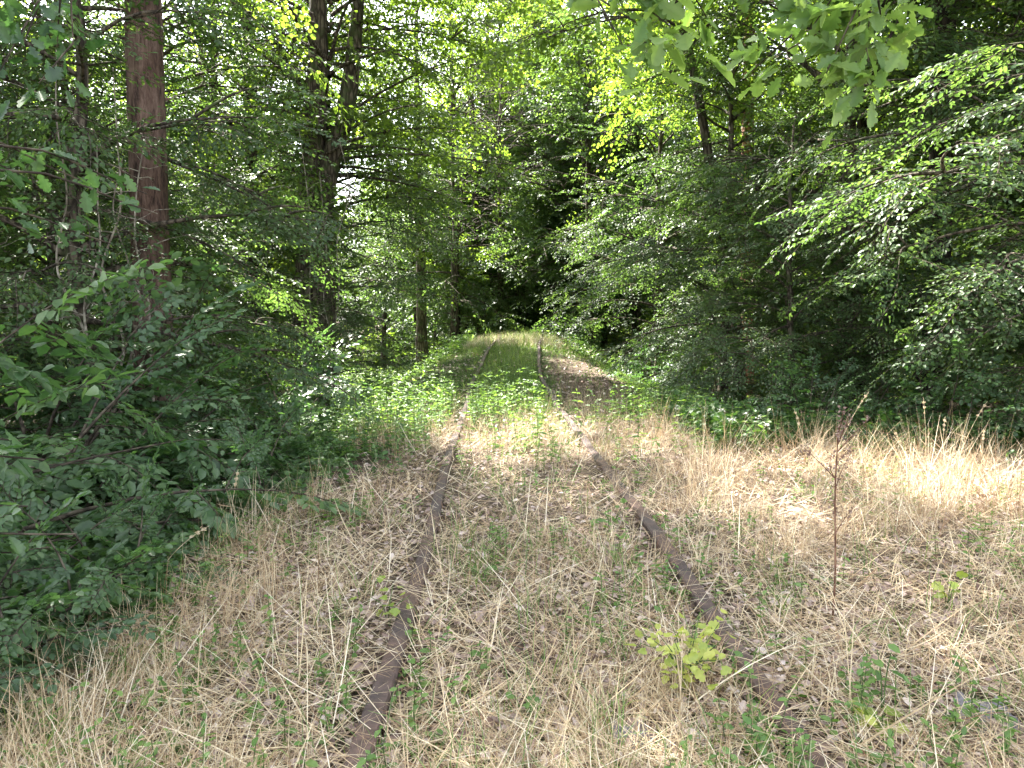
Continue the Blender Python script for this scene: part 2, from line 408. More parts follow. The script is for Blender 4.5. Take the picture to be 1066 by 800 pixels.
# openings cut into the crowns to let sun reach a point: point, width
GAPS = [((-.3, 33.4, 4.2), 1.5), ((1.0, 33.6, 6.5), 1.6), ((2.2, 28.4, 4.5), 1.3), ((-1.6, 30.5, 4.5), 1.3), ((-.2, 28.5), 1.6), ((1.4, 29.5), 1.2), ((-3.6, 25.5), 1.7), ((-2.8, 29.0), 1.3), ((-.3, 13.4), 1.25), ((.9, 11.2), .8), ((-1.5, 11.6), .8), ((2.6, 26.0), 1.2), ((-1.0, 9.2), .5), ((.25, 8.6), .55), ((-5.6, 27.0), 1.3), ((-4.6, 24.0), 1.6), ((-2.3, 9.6), .55), ((-2.9, 12.2), .7), ((1.05, 2.5, 2.45), .55), ((-4.4, 14.0, 3.0), .9), ((3.4, 24.0, 4.0), 1.6), ((3.8, 17.0, 3.2), .55), ((5.2, 12.0, 2.6), .5), ((-8.0, 16.0, 6.0), 1.8), ((-6.6, 13.2, 5.0), 1.3), ((-9.5, 20.0, 7.0), 1.8), ((-5.2, 18.6, 3.6), .8), ((-11.0, 14.0, 5.0), 1.5), ((-7.2, 21.5, 6.5), 1.4), ((9.5, 12.5, 1.2), .8), ((2.6, 30.0, 6.0), 1.6), ((-5.2, 13.0, 5.0), 1.0)]
_rg = np.random.default_rng(44)
SPECKS = [((_rg.uniform(-11, -3.6), _rg.uniform(10, 25), _rg.uniform(2.5, 8.5)), _rg.uniform(.6, 1.15)) for _ in range(34)]  # random extra openings cut for scattered sun flecks
SPECKS += [((_rg.uniform(3.4, 9), _rg.uniform(10, 25), _rg.uniform(1.0, 6.5)), _rg.uniform(.3, .6)) for _ in range(16)]
SPECKS += [((_rg.uniform(-4, 3), _rg.uniform(24, 34), _rg.uniform(3, 10)), _rg.uniform(.6, 1.2)) for _ in range(10)]
SPECKS += [((_rg.uniform(-1.8, 3), _rg.uniform(7.5, 14), .2), _rg.uniform(.25, .5)) for _ in range(9)]
VIEWGAPS = [((622, 28), 15), ((660, 48), 11), ((590, 12), 9), ((372, 18), 12), ((775, 192), 9), ((815, 52), 16), ((1010, 20), 8), ((85, 25), 7)]
def in_gap(W, rng):
    """which of these world points lie in an opening of the canopy"""
    m = np.zeros(len(W), bool)
    for c_, r in GAPS + SPECKS:
        x, y = c_[:2]
        d = W - A(x, y, c_[2] if len(c_) > 2 else float(gz(x, y)) + .3); t = d @ SUN_D
        m |= (np.linalg.norm(d - t[:, None] * SUN_D, axis=1) < r * rng.uniform(.75, 1.25, len(W))) & (t > 1.2)
    px = 533 + 800 * W[:, 0] / W[:, 1]; py = 330 - 800 * (W[:, 2] - CAM_Z) / W[:, 1]
    for (a, b), r in VIEWGAPS:
        m |= (np.hypot(px - a, py - b) < r * rng.uniform(.5, 1.3, len(W))) & (W[:, 1] > 9)
    return m

def limb_path(start, az, L, el, droop, rng, n=7):
    t = np.linspace(0, 1, n)[:, None]
    dh = A(math.cos(az), math.sin(az), 0)
    side = A(-math.sin(az), math.cos(az), 0)
    p = start + dh * (L * math.cos(el) * t) + A(0, 0, 1) * (L * (math.sin(el) * t - droop * t ** 2)) + side * (L * .10 * np.sin(t * rng.uniform(2, 5)) * rng.normal())
    return p

def sprays_on(path, rng, step, smin, smax, t0=.2, pitch=-.25, roll=.35, both=True):
    """where sprays sit along a limb: origins, directions, ups, scales"""
    O, D, U, S = [], [], [], []
    seg = np.linalg.norm(np.diff(path, axis=0), axis=1); cum = np.concatenate([[0], np.cumsum(seg)]); L = cum[-1]
    sg = 1
    for l in np.arange(t0 * L, L, step):
        k = min(np.searchsorted(cum, l) - 1, len(seg) - 1); k = max(k, 0)
        f = (l - cum[k]) / seg[k]; p = path[k] * (1 - f) + path[k + 1] * f
        d = (path[k + 1] - path[k]) / seg[k]
        sg = -sg
        a = sg * rng.uniform(.55, 1.25)
        h = A(d[0] * math.cos(a) - d[1] * math.sin(a), d[0] * math.sin(a) + d[1] * math.cos(a), 0)
        h = nz(h) + A(0, 0, d[2] * .35 + rng.normal(pitch, .2))
        O.append(p); D.append(h); U.append(A(0, 0, 1) + rng.normal(0, roll, 3)); S.append(rng.uniform(smin, smax) * (1.05 - .35 * l / L))
    d = path[-1] - path[-2]
    O.append(path[-1]); D.append(nz(d) + A(0, 0, pitch * .6)); U.append(A(0, 0, 1) + rng.normal(0, roll * .6, 3)); S.append(rng.uniform(smin, smax))
    return O, D, U, S

def make_tree(name, seed, H, r0, z0, nl, R, spr, leafmat, barkmat, step=.36, smin=.8, smax=1.35, leaf_k=1.0, shape=.35, el=(.15, .85), droop=.28, lean=(0, 0), base_tint=.5, tint_sd=.16, sides=10, skip=None, roll=.35, pitch=-.25, nsub=1.1, world=None, thin=.35):
    """a tapered trunk with limbs, and a crown of sprays"""
    rng = np.random.default_rng(seed)
    root = empty(name)
    tg = Geo(); cg = Geo()
    zs = np.linspace(-.35, H, 16)
    px = lean[0] * np.clip(zs / H, 0, 1) ** 1.3 * H + np.cumsum(rng.normal(0, .05, 16)); py = lean[1] * np.clip(zs / H, 0, 1) ** 1.3 * H + np.cumsum(rng.normal(0, .05, 16))
    px -= np.interp(0, zs, px); py -= np.interp(0, zs, py)
    tr = np.stack([px, py, zs], -1)
    rr = r0 * np.clip(1 - zs / H, 0, 1) ** .75 + .012
    rr = rr * (1 + .45 * np.exp(-np.clip(zs + .1, 0, 9) / .28))
    fine = smooth_path(tr, 60); fr = np.interp(np.linspace(0, 15, 60), np.arange(16), rr)
    add_tube(tg, fine, fr, sides, 0, .5, .045, rng)
    O, D, U, S = [], [], [], []
    az = rng.uniform(0, 6.28)
    for i in range(nl):
        u = (i + rng.uniform(0, 1)) / nl
        z = z0 + (H - z0) * u ** .95 * .97
        az += 2.4 + rng.normal(0, .35)
        # crown profile: widest at 'shape' of the height, narrow at the top
        w = (u / shape) ** .5 if u < shape else max(0, 1 - min(1, (u - shape) / (1 - shape)) ** 1.6) ** .8
        w = .35 + .65 * w if u < shape else .10 + .90 * w
        L = R * w * rng.uniform(.65, 1.12)
        e = el[0] + (el[1] - el[0]) * u + rng.normal(0, .25)
        k = np.interp(z, zs, np.arange(16)); k0 = int(min(k, 14)); s = tr[k0] * (1 - (k - k0)) + tr[k0 + 1] * (k - k0)
        p = limb_path(s, az, L, e, droop * (1.2 - .6 * u), rng)
        r = min(.010 + .0105 * L, np.interp(z, zs, rr) * .6)
        add_tube(tg, p, np.linspace(r, .006, len(p)), 5)
        a = sprays_on(p, rng, step, smin, smax, .18 if L > 1.5 else .05, pitch, roll)
        for x, y in zip((O, D, U, S), a): x += y
        for b in range(int(L * nsub) if L > .9 else 0):                 # side limbs fill the crown
            j = rng.integers(2, 6); l2 = (L * (1 - j / 7.) * .7 + .5) * rng.uniform(.6, 1.1)
            q = limb_path(p[j], az + rng.choice([-1, 1]) * rng.uniform(.4, 1.1), l2, e * .6 + rng.normal(.1, .35), droop * 1.1, rng)
            add_tube(tg, q, np.linspace(r * .5, .004, len(q)), 4)
            a = sprays_on(q, rng, step, smin, smax, .1, pitch, roll)
            for x, y in zip((O, D, U, S), a): x += y
    O = np.array(O); D = np.array(D); U = np.array(U); S = np.array(S)
    drop = rng.random(len(O)) < thin * sst(.35, .8, O[:, 2] / H)
    if world:
        x, y, rz, sc2 = world; c, s_ = math.cos(rz), math.sin(rz)
        tipw = O + nz(D) * .4
        W = np.stack([x + sc2 * (c * tipw[:, 0] - s_ * tipw[:, 1]), y + sc2 * (s_ * tipw[:, 0] + c * tipw[:, 1]), float(gz(x, y)) + sc2 * tipw[:, 2]], -1)
        drop |= in_gap(W, rng)
    O, D, U, S = O[~drop], D[~drop], U[~drop], S[~drop]
    place_sprays(cg, SPR[spr], O, D, U, S, rng, leaf_k, True, base_tint, tint_sd)
    tg.build('trunk', barkmat, root); cg.build('crown', [leafmat, M['twig']], root)
    return root

def make_shrub(name, seed, ns, L, spr, leafmat, step=.30, smin=.5, smax=.95, spread=(.25, 1.15), leaf_k=1.0, base_tint=.5, droop=.35, t0=.15, stemmat=None, pitch=-.2, roll=.4):
    rng = np.random.default_rng(seed)
    root = empty(name); tg = Geo(); cg = Geo()
    O, D, U, S = [], [], [], []
    for i in range(ns):
        az = i * 2.4 + rng.normal(0, .3); tilt = rng.uniform(*spread)
        l = L * rng.uniform(.65, 1.1)
        p = limb_path(A(rng.normal(0, .12), rng.normal(0, .12), -.1), az, l, PI / 2 - tilt, droop * tilt, rng, 9)
        add_tube(tg, p, np.linspace(.008 + .006 * l, .004, 9), 6)
        a = sprays_on(p, rng, step, smin, smax, t0, pitch, roll)
        for x, y in zip((O, D, U, S), a): x += y
    place_sprays(cg, SPR[spr], np.array(O), np.array(D), np.array(U), np.array(S), rng, leaf_k, True, base_tint, .15)
    tg.build('stems', stemmat or M['twig'], root); cg.build('foliage', [leafmat, M['twig']], root)
    return root

def put(o, x, y, rz=0, s=1.0, label=None, cat=None, group=None, dz=0):
    o.location = (x, y, float(gz(x, y)) + dz); o.rotation_euler = (0, 0, rz)
    o.scale = (s, s, s) if np.isscalar(s) else s
    return tag(o, label, cat, group)

used = set()
def use(proto):
    """the prototype itself the first time, then copies of it and its parts"""
    if proto.name not in used:
        used.add(proto.name); return proto
    return copy_tree(proto)

# prototypes
HBF = [lambda **k: make_tree('hornbeam_tree', **{**dict(seed=101, H=13.5, r0=.16, z0=.7, nl=60, R=4.2, spr='hb', leafmat=M['hornbeam'], barkmat=M['bark']), **k}),
       lambda **k: make_tree('hornbeam_tree', **{**dict(seed=102, H=11.5, r0=.13, z0=.5, nl=52, R=3.7, spr='hbfine', leafmat=M['hornbeam'], barkmat=M['bark'], shape=.3), **k}),
       lambda **k: make_tree('hornbeam_tree', **{**dict(seed=103, H=14.5, r0=.18, z0=1.6, nl=58, R=4.4, spr='hb', leafmat=M['hornbeam'], barkmat=M['bark'], shape=.4, base_tint=.58), **k}),
       lambda **k: make_tree('hornbeam_tree', **{**dict(seed=104, H=9.0, r0=.10, z0=.25, nl=48, R=3.3, spr='hbfine', leafmat=M['hornbeam'], barkmat=M['bark'], shape=.25, base_tint=.45), **k})]
CTF = [lambda **k: make_tree('canopy_tree', **{**dict(seed=201, H=19, r0=.26, z0=5.5, nl=50, R=4.8, spr='loose', leafmat=M['canopy'], barkmat=M['bark'], step=.40, smin=.9, smax=1.5, shape=.4, el=(.3, 1.0), roll=.7, base_tint=.5), **k}),
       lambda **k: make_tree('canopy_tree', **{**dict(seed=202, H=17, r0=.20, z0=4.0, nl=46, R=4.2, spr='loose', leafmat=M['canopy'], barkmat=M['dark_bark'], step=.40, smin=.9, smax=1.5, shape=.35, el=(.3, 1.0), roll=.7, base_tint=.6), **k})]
CTF += [lambda **k: CTF[0](**{**dict(H=19.5, z0=7.5, R=5.6, nl=54, r0=.2), **k}), lambda **k: CTF[1](**{**dict(H=18.5, z0=7.5, R=5.8, nl=52, r0=.2), **k})]
CTF += [CTF[2]]
HB = [0, 1, 2, 3]; CT = [4, 5]; PROTO = {}
def near_tree(kind, x, y, rz, s):
    f = (HBF + CTF)[kind]
    if y > 8:                                                    # built where it stands, sprays left out along the cut sun openings
        k = dict(world=(x, y, rz, s), seed=1000 + int(abs(x) * 37 + y * 11))
        if y > 22 and kind < 4: k.update(spr='far' if y > 29 else 'hb', step=.46, smin=.9, smax=1.5)
        if kind == 8: k.update(lean=(-.24, -.03), r0=.12)
        return f(**k)
    if kind not in PROTO: PROTO[kind] = f(); return PROTO[kind]
    return copy_tree(PROTO[kind])
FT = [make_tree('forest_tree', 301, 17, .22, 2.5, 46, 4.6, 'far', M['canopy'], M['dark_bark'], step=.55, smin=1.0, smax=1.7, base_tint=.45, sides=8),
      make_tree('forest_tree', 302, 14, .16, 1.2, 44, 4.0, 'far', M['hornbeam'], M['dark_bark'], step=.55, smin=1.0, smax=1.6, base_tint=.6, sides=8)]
SH = [make_shrub('bushy_shrub', 401, 18, 2.9, 'hbbig', M['shrub'], base_tint=.62, pitch=-.12, roll=.3),
      make_shrub('bushy_shrub', 402, 15, 2.4, 'hb', M['shrub'], base_tint=.55),
      make_shrub('bushy_shrub', 403, 14, 2.1, 'loose', M['shrub'], leaf_k=.8, base_tint=.5)]
LS = [make_shrub('low_shrub', 411, 14, .95, 'hbfine', M['shrub'], step=.2, smin=.3, smax=.55, t0=.2, leaf_k=.9, base_tint=.6),
      make_shrub('low_shrub', 412, 13, .85, 'loose', M['cover'], step=.2, smin=.3, smax=.55, t0=.2, leaf_k=.62, base_tint=.5)]
US = make_shrub('understorey_shrub', 421, 14, 3.2, 'far', M['canopy'], step=.45, smin=.7, smax=1.2, base_tint=.5)

# ------------------------------------------------------------------ near and middle trees, each with its own label
E = 'trees along the edge of the wood'
near = [
    (HB[3], -5.0, 9.2, .5, .95, 'small dark hornbeam behind the left shrubs, in front of the thick pine trunk'),
    (HB[1], -7.4, 13.2, 2.2, .9, 'bushy hornbeam filling the gap between the thick pine and the forked tree'),
    (HB[0], -8.2, 17.5, 4.0, 1.0, 'tall hornbeam lit from behind, left of the forked tree'),
    (HB[3], -3.9, 17.0, 3.2, .42, 'low hornbeam with pale glossy sprays hanging in front of the forked tree'),
    (HB[2], -6.3, 26.9, 1.3, 1.05, 'hornbeam whose layered limbs hang over the left side of the track bend'),
    (HB[1], 4.7, 25.0, .2, 1.0, 'bright sunlit hornbeam on the right just past the mound'),
    (HB[3], 4.7, 17.2, 5.1, 1.05, 'dense hornbeam reaching the ground on the right of the mound'),
    (HB[0], 6.4, 14.6, 2.9, .95, 'tall shaded hornbeam in front of the small reddish pine'),
    (HB[3], 4.6, 12.6, 1.1, .62, 'little grey green hornbeam at the right edge of the track bed'),
    (HB[1], 7.3, 9.6, 4.4, .92, 'big hornbeam with drooping sprays at the right above the dry grass'),
    (HB[2], 9.6, 12.6, .9, 1.0, 'dark tall hornbeam behind the drooping one at the right edge'),
    (HB[3], 9.9, 8.2, 2.6, .85, 'low leaning hornbeam at the far right end of the dry grass'),
    (HB[2], 2.9, 33.5, 3.9, 1.05, 'hornbeam arching over the track from the right beyond the crest'),
    (HB[0], -1.6, 40.0, 5.5, 1.05, 'hornbeam closing the view straight behind the crest of the track'),
    (HB[1], 1.0, 45.0, 2.2, 1.25, 'hornbeam far behind the crest, right of the one closing the view'),
    (HB[3], -4.4, 44.0, 2.9, 1.3, 'low dark hornbeam behind the dark trunks in the shade'),
    (HB[1], 6.9, 28.5, 1.0, 1.05, 'leafy hornbeam behind the bright one at the mound'),
    (HB[0], 4.6, 38.5, .3, 1.0, 'hornbeam inside the bend of the track'),
    (HB[2], -9.2, 24.0, .3, 1.0, 'hornbeam deep in the shade left of the forked tree'),
    (HB[1], -11.0, 11.5, .3, 1.0, 'hornbeam at the left edge behind the broad leaved shrub'),
    (HB[0], 12.6, 11.0, 5.3, 1.0, 'hornbeam at the right edge behind the low leaning one'),
    (HB[0], -7.4, 22.6, 2.0, 1.0, 'hornbeam a little left behind the forked tree'),
    (CT[0], -1.0, 48.0, 3.0, 1.05, 'canopy tree closing the far end of the gap over the track'),
    (CT[1], 2.6, 41.0, 1.0, 1.0, 'leaning canopy tree below the sky gap over the track'),
    (8, 5.3, 17.6, 0, 1.0, 'added shade tree leaning over the track from the right, next to the small reddish pine'),  # added so its crown shades the leaves on the right
    (6, 6.2, 22.8, 2.0, 1.0, 'added high crowned shade tree rising out of the dense hornbeam on the right of the mound'),  # put in to keep sun off the right-hand leaves
    (6, -1.4, 43.0, 1.0, 1.2, 'tallest high crowned tree at the far end of the track'),
    (7, 2.4, 44.5, 3.0, 1.2, 'tall high crowned tree behind the end of the track, right of the tallest one'),
    (6, -5.75, 12.4, .8, 1.0, 'added shade tree with a high wide crown hidden behind the thick pine'),  # added: its crown, above the frame, shades the dry grass
    (6, -6.6, 6.4, 2.8, .95, 'added shade tree with a high wide crown behind the long leaved shrub'),  # added out of sight to shade the foreground
    (6, -5.5, 21.8, 4.8, 1.05, 'added high crowned shade tree hidden behind the forked tree'),  # added for the shadow of its crown on the open grass
    (7, 6.9, 12.8, 4.8, 1.0, 'added high crowned shade tree behind the drooping hornbeam on the right'),  # added high crown, meant to shade the grass from the right
    (CT[0], .4, 38.5, 2.2, 1.02, 'tall canopy tree whose crown closes the gap over the crest of the track'),
    (CT[1], -2.4, 33.5, 5.0, .95, 'canopy tree with light crown left of the gap over the track'),
    (HB[2], -2.4, 32.2, 2.9, .95, 'hornbeam just left of the crest, its limbs reaching low over the track'),
    (HB[2], 3.1, 30.6, 1.9, .9, 'hornbeam just right of the crest, its limbs reaching low over the track'),
    (HB[3], -6.4, 10.9, 1.4, .8, 'bushy young hornbeam right behind the thick pine'),
    (HB[3], -6.6, 14.2, 3.4, .72, 'bushy young hornbeam between the thick pine and the forked tree'),
    (HB[2], -5.4, 22.7, .7, .98, 'hornbeam with layered limbs hanging between the forked tree and the track'),
    (HB[2], -.55, 35.6, 4.2, .92, 'hornbeam standing right behind the crest where the track bends out of sight'),
    (HB[0], 1.9, 36.4, 2.2, .9, 'hornbeam behind the crest on the inside of the bend, lit from above'),
    (CT[1], -13.4, 19.5, 2.0, 1.0, 'canopy tree deep in the wood seen just left of the thick pine'),
    (HB[0], -11.6, 26.5, 1.0, 1.1, 'backlit hornbeam deep in the wood seen just right of the thick pine'),
    (CT[1], -9.4, 25.5, 4.0, 1.0, 'backlit canopy tree deep in the wood between the pine and the forked tree'),
    (CT[0], -9.8, 14.2, 0, 1.0, 'tall yellow green canopy tree behind the thick pine trunk'),
    (CT[1], -6.6, 20.5, 1.7, .95, 'slender canopy tree with bright crown beside the forked tree'),
    (CT[0], -3.6, 31.0, 2.6, .9, 'canopy tree standing over the shade left of the track bend'),
    (CT[1], 8.6, 19.5, 4.1, 1.0, 'canopy tree above the small reddish pine on the right'),
    (CT[0], 5.3, 33.0, 5.2, .95, 'tall airy tree in front of the sky gap over the track'),
    (CT[1], 11.8, 16.0, .7, 1.05, 'tall olive green tree in the upper right corner'),
    (CT[1], -12.5, 9.5, 3.3, 1.0, 'tall tree in the upper left corner behind the shrubs'),
]
for pr, x, y, rz, s, lab in near:
    put(near_tree(pr, x, y, rz, s), x, y, rz, s, lab, 'tree', E)

# ------------------------------------------------------------------ woods behind
rng = np.random.default_rng(77)
def sunny(x, y, reach, clear):
    """would a tree here stand in the sun's way to an opening"""
    h = SUN_D[:2] / np.linalg.norm(SUN_D[:2])
    for c_, r in GAPS:
        a, b = c_[:2]
        d = A(x - a, y - b); t = min(max(d @ h, 0), reach)
        if np.linalg.norm(d - t * h) < clear + .4 * r: return True
    for c_, r in SPECKS:
        d = A(x - c_[0], y - c_[1]); t = min(max(d @ h, 0), reach * .7)
        if np.linalg.norm(d - t * h) < clear * .25: return True
    return False
spots = []
tries = 0
while len(spots) < 125 and tries < 9000:
    tries += 1
    y = rng.uniform(6, 85); x = rng.uniform(-1, 1) * (9 + .75 * y)
    if y < 24 and abs(x) < 13: continue
    if y < 46 and abs(x - float(xc(min(y, 40)))) < 4.5: continue
    if any((x - a) ** 2 + (y - b) ** 2 < (3.6 + .02 * y) ** 2 for a, b, _ in spots): continue
    if any((x - a) ** 2 + (y - b) ** 2 < 7 for _, a, b, _, _, _ in near): continue
    if sunny(x, y, 13, 3.6): continue
    spots.append((x, y, rng.uniform(0, 6.28)))
for k, (x, y, rz) in enumerate(spots):
    pr = FT[k % 2]
    put(use(pr), x, y, rz, rng.uniform(.85, 1.2), 'leafy forest tree standing deep in the wood behind the trees at its edge', 'tree', 'trees deep in the wood')
n = 0; tries = 0; us = []
while n < 170 and tries < 9000:
    tries += 1
    y = rng.uniform(22, 75); x = rng.uniform(-1, 1) * (6 + .7 * y)
    if abs(x - float(xc(min(y, 44)))) < (3.6 if y < 40 else 0): continue
    if any((x - a) ** 2 + (y - b) ** 2 < 3 for a, b in us): continue
    if sunny(x, y, 3, 1.3): continue
    us.append((x, y)); n += 1
    put(use(US), x, y, rng.uniform(0, 6.28), rng.uniform(.6, 1.15), 'leafy understorey bush deep in the wood below the forest trees', 'shrub', 'bushes deep in the wood')

# ------------------------------------------------------------------ trunks that show
def trunk_thing(name, label, x, y, path, radii, bark, sides=20, n=120, rough=.03, seed=1, cat='tree'):
    rng = np.random.default_rng(seed)
    root = put(empty(name), x, y, 0, 1, label, cat)
    g = Geo(); p = smooth_path(path, n); r = np.interp(np.linspace(0, len(radii) - 1, n), np.arange(len(radii)), radii)
    add_tube(g, p, r, sides, 0, .5, rough, rng)
    return root, g
def pine_crown(root, bg, zlo, zhi, R, seed, at=(0, 0)):
    rng = np.random.default_rng(seed); cg = Geo()
    for k in range(26):
        z = rng.uniform(zlo, zhi); az = rng.uniform(0, 6.28); L = R * rng.uniform(.5, 1) * (1 - .5 * (z - zlo) / (zhi - zlo))
        p = limb_path(A(at[0], at[1], z), az, L, rng.uniform(.1, .6), .1, rng)
        add_tube(bg, p, np.linspace(.05, .01, len(p)), 5)
        for q in range(10):
            t = rng.uniform(.35, 1); c = p[int(t * 6)] + rng.normal(0, .25, 3)
            n_ = 90
            d = nz(rng.normal(0, 1, (n_, 3)) + A(0, 0, .5)); o = c + rng.normal(0, .12, (n_, 3))
            add_leaves(cg, 'needle', o, d, nz(rng.normal(0, 1, (n_, 3))), rng.uniform(.12, .2, n_), rng.random(n_))
    cg.build('crown', M['needle'], root)

t, g = trunk_thing('pine_tree', 'thick reddish brown pine trunk rising out of the left shrubs', -4.42, 9.6,
                [(-.05, 0, -.4), (-.05, 0, 2), (-.02, 0, 5), (.02, .05, 9), (.1, .1, 14), (.1, .1, 19)], [.27, .225, .212, .19, .15, .08], M['pine_bark'], 28, 200, .026, 3)
rng = np.random.default_rng(8)
for k in range(9):
    z_ = rng.uniform(2.4, 9); a_ = rng.uniform(2.6, 7.0); p_ = A(-.02, 0, z_) + A(math.cos(a_), math.sin(a_), 0) * .17
    add_tube(g, np.stack([p_, p_ + A(math.cos(a_), math.sin(a_), .25) * rng.uniform(.08, .2)]), [.028, .012], 7)
pine_crown(t, g, 12, 19, 3.2, 31, (.1, .1)); g.build('trunk', M['pine_bark'], t)
t, g = trunk_thing('pine_tree', 'thin sunlit pinkish pine trunk among dark leaves on the right', 6.55, 21.5,
                [(0, 0, -.4), (0, 0, 3), (-.1, 0, 7), (-.15, 0, 12), (0, 0, 18)], [.24, .2, .17, .14, .06], M['pine_red'], 16, 100, .03, 4)
pine_crown(t, g, 11, 18, 2.6, 32); g.build('trunk', M['pine_red'], t)
# the forked tree: two trunks from one foot, with dead limbs
root = put(empty('forked_tree'), -5.0, 19.5, 0, 1, 'old forked tree with two thick trunks left of the track', 'tree', 'trees along the edge of the wood')
rng = np.random.default_rng(9); forks = []
for path, rd in (([(-.18, 0, -.4), (-.2, 0, 1.5), (-.12, 0, 4), (.12, 0, 7), (.25, 0, 9.5), (.2, .2, 14)], [.46, .37, .32, .28, .23, .06]),
                 ([(.2, -.05, -.4), (.22, -.08, 1.5), (.2, -.08, 4), (.42, -.1, 6), (1.0, 0, 8.2), (1.5, .2, 13)], [.42, .33, .29, .26, .21, .06])):
    g = Geo(); p = smooth_path(path, 110); r = np.interp(np.linspace(0, 5, 110), np.arange(6), rd)
    add_tube(g, p, r, 18, 0, .5, .04, rng)
    forks.append(g)
g = forks[0]; cg = Geo(); O, D, U, S = [], [], [], []
for k in range(52):
    z = rng.uniform(6.0, 13.8); az = rng.uniform(0, 6.28); L = rng.uniform(2.0, 5.6)
    p = limb_path(A(.3 + .06 * (z - 5), 0, z), az, L, rng.uniform(.1, .8), .25, rng)
    add_tube(g, p, np.linspace(.05, .008, len(p)), 6)
    a = sprays_on(p, rng, .4, .8, 1.4, .25, -.2, .6)
    for x, y in zip((O, D, U, S), a): x += y
for az, z, L in ((.3, 4.6, 1.6), (2.9, 3.9, 1.1), (-.4, 6.4, 2.0), (.1, 7.2, 1.5)):
    p = limb_path(A(.2, -.15, z), az, L, .35, .3, rng, 9); add_tube(g, p + rng.normal(0, .03, p.shape), np.linspace(.04, .008, 9), 6)
for g in forks: g.build('trunk', M['bark'], root)
place_sprays(cg, SPR['loose'], np.array(O), np.array(D), np.array(U), np.array(S), rng, 1.0, True, .55, .16, root.location)
cg.build('crown', [M['canopy'], M['twig']], root)
# dark trunks in the shade under the left hornbeams
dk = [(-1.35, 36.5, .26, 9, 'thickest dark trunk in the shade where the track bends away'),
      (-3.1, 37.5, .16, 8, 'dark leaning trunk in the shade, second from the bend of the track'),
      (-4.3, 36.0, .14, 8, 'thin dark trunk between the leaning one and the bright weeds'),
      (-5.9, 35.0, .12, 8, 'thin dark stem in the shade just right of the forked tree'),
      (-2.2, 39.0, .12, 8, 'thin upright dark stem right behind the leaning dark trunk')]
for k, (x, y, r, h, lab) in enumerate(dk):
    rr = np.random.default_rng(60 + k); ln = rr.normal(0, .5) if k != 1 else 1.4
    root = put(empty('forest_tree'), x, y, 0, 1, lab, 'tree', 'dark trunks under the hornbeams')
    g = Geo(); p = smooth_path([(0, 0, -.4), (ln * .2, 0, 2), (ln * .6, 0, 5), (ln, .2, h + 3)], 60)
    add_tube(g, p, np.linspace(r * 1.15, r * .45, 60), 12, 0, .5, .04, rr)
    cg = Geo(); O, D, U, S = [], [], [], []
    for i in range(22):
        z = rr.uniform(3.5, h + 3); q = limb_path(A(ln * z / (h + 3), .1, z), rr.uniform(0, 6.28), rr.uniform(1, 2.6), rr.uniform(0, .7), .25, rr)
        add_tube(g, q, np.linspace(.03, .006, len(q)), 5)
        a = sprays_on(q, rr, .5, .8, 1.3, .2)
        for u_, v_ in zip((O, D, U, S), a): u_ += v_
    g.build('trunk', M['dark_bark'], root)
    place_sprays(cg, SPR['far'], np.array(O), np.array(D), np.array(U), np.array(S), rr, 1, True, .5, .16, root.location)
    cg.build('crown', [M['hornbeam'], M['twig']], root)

# pale bare saplings by the pine
def bare(label, x, y, seed, H, n):
    rr = np.random.default_rng(seed); root = put(empty('bare_sapling'), x, y, 0, 1, label, 'sapling', 'pale bare saplings among the left leaves')
    for k in range(n):
        g = Geo()
        p = smooth_path([(rr.normal(0, .08), rr.normal(0, .08), -.1)] + [(rr.normal(0, .10) + k * .12 - .2 + .05 * z * (k - 1), rr.normal(0, .1), z) for z in np.linspace(.8, H * rr.uniform(.8, 1.1), 6)], 50)
        add_tube(g, p, np.linspace(.019, .006, 50), 7, 0, .5, .05, rr)
        for i in range(9):
            j = rr.integers(15, 46); q = limb_path(p[j], rr.uniform(0, 6.28), rr.uniform(.3, .9), rr.uniform(-.2, .9), .2, rr)
            add_tube(g, q + rr.normal(0, .012, q.shape), np.linspace(.006, .002, len(q)), 5)
        g.build('stem', M['pale_twig'], root)
bare('pale bare sapling with crooked stems left of the thick pine trunk', -4.55, 8.6, 71, 4.6, 3)
bare('pale dead sapling close against the thick pine trunk', -4.15, 9.0, 72, 4.2, 2)
bare('pale bare sapling at the left edge above the shrubs', -5.7, 8.4, 73, 4.2, 2)
bare('pale bare sapling in front of the forked tree', -4.15, 17.2, 74, 6.5, 3)

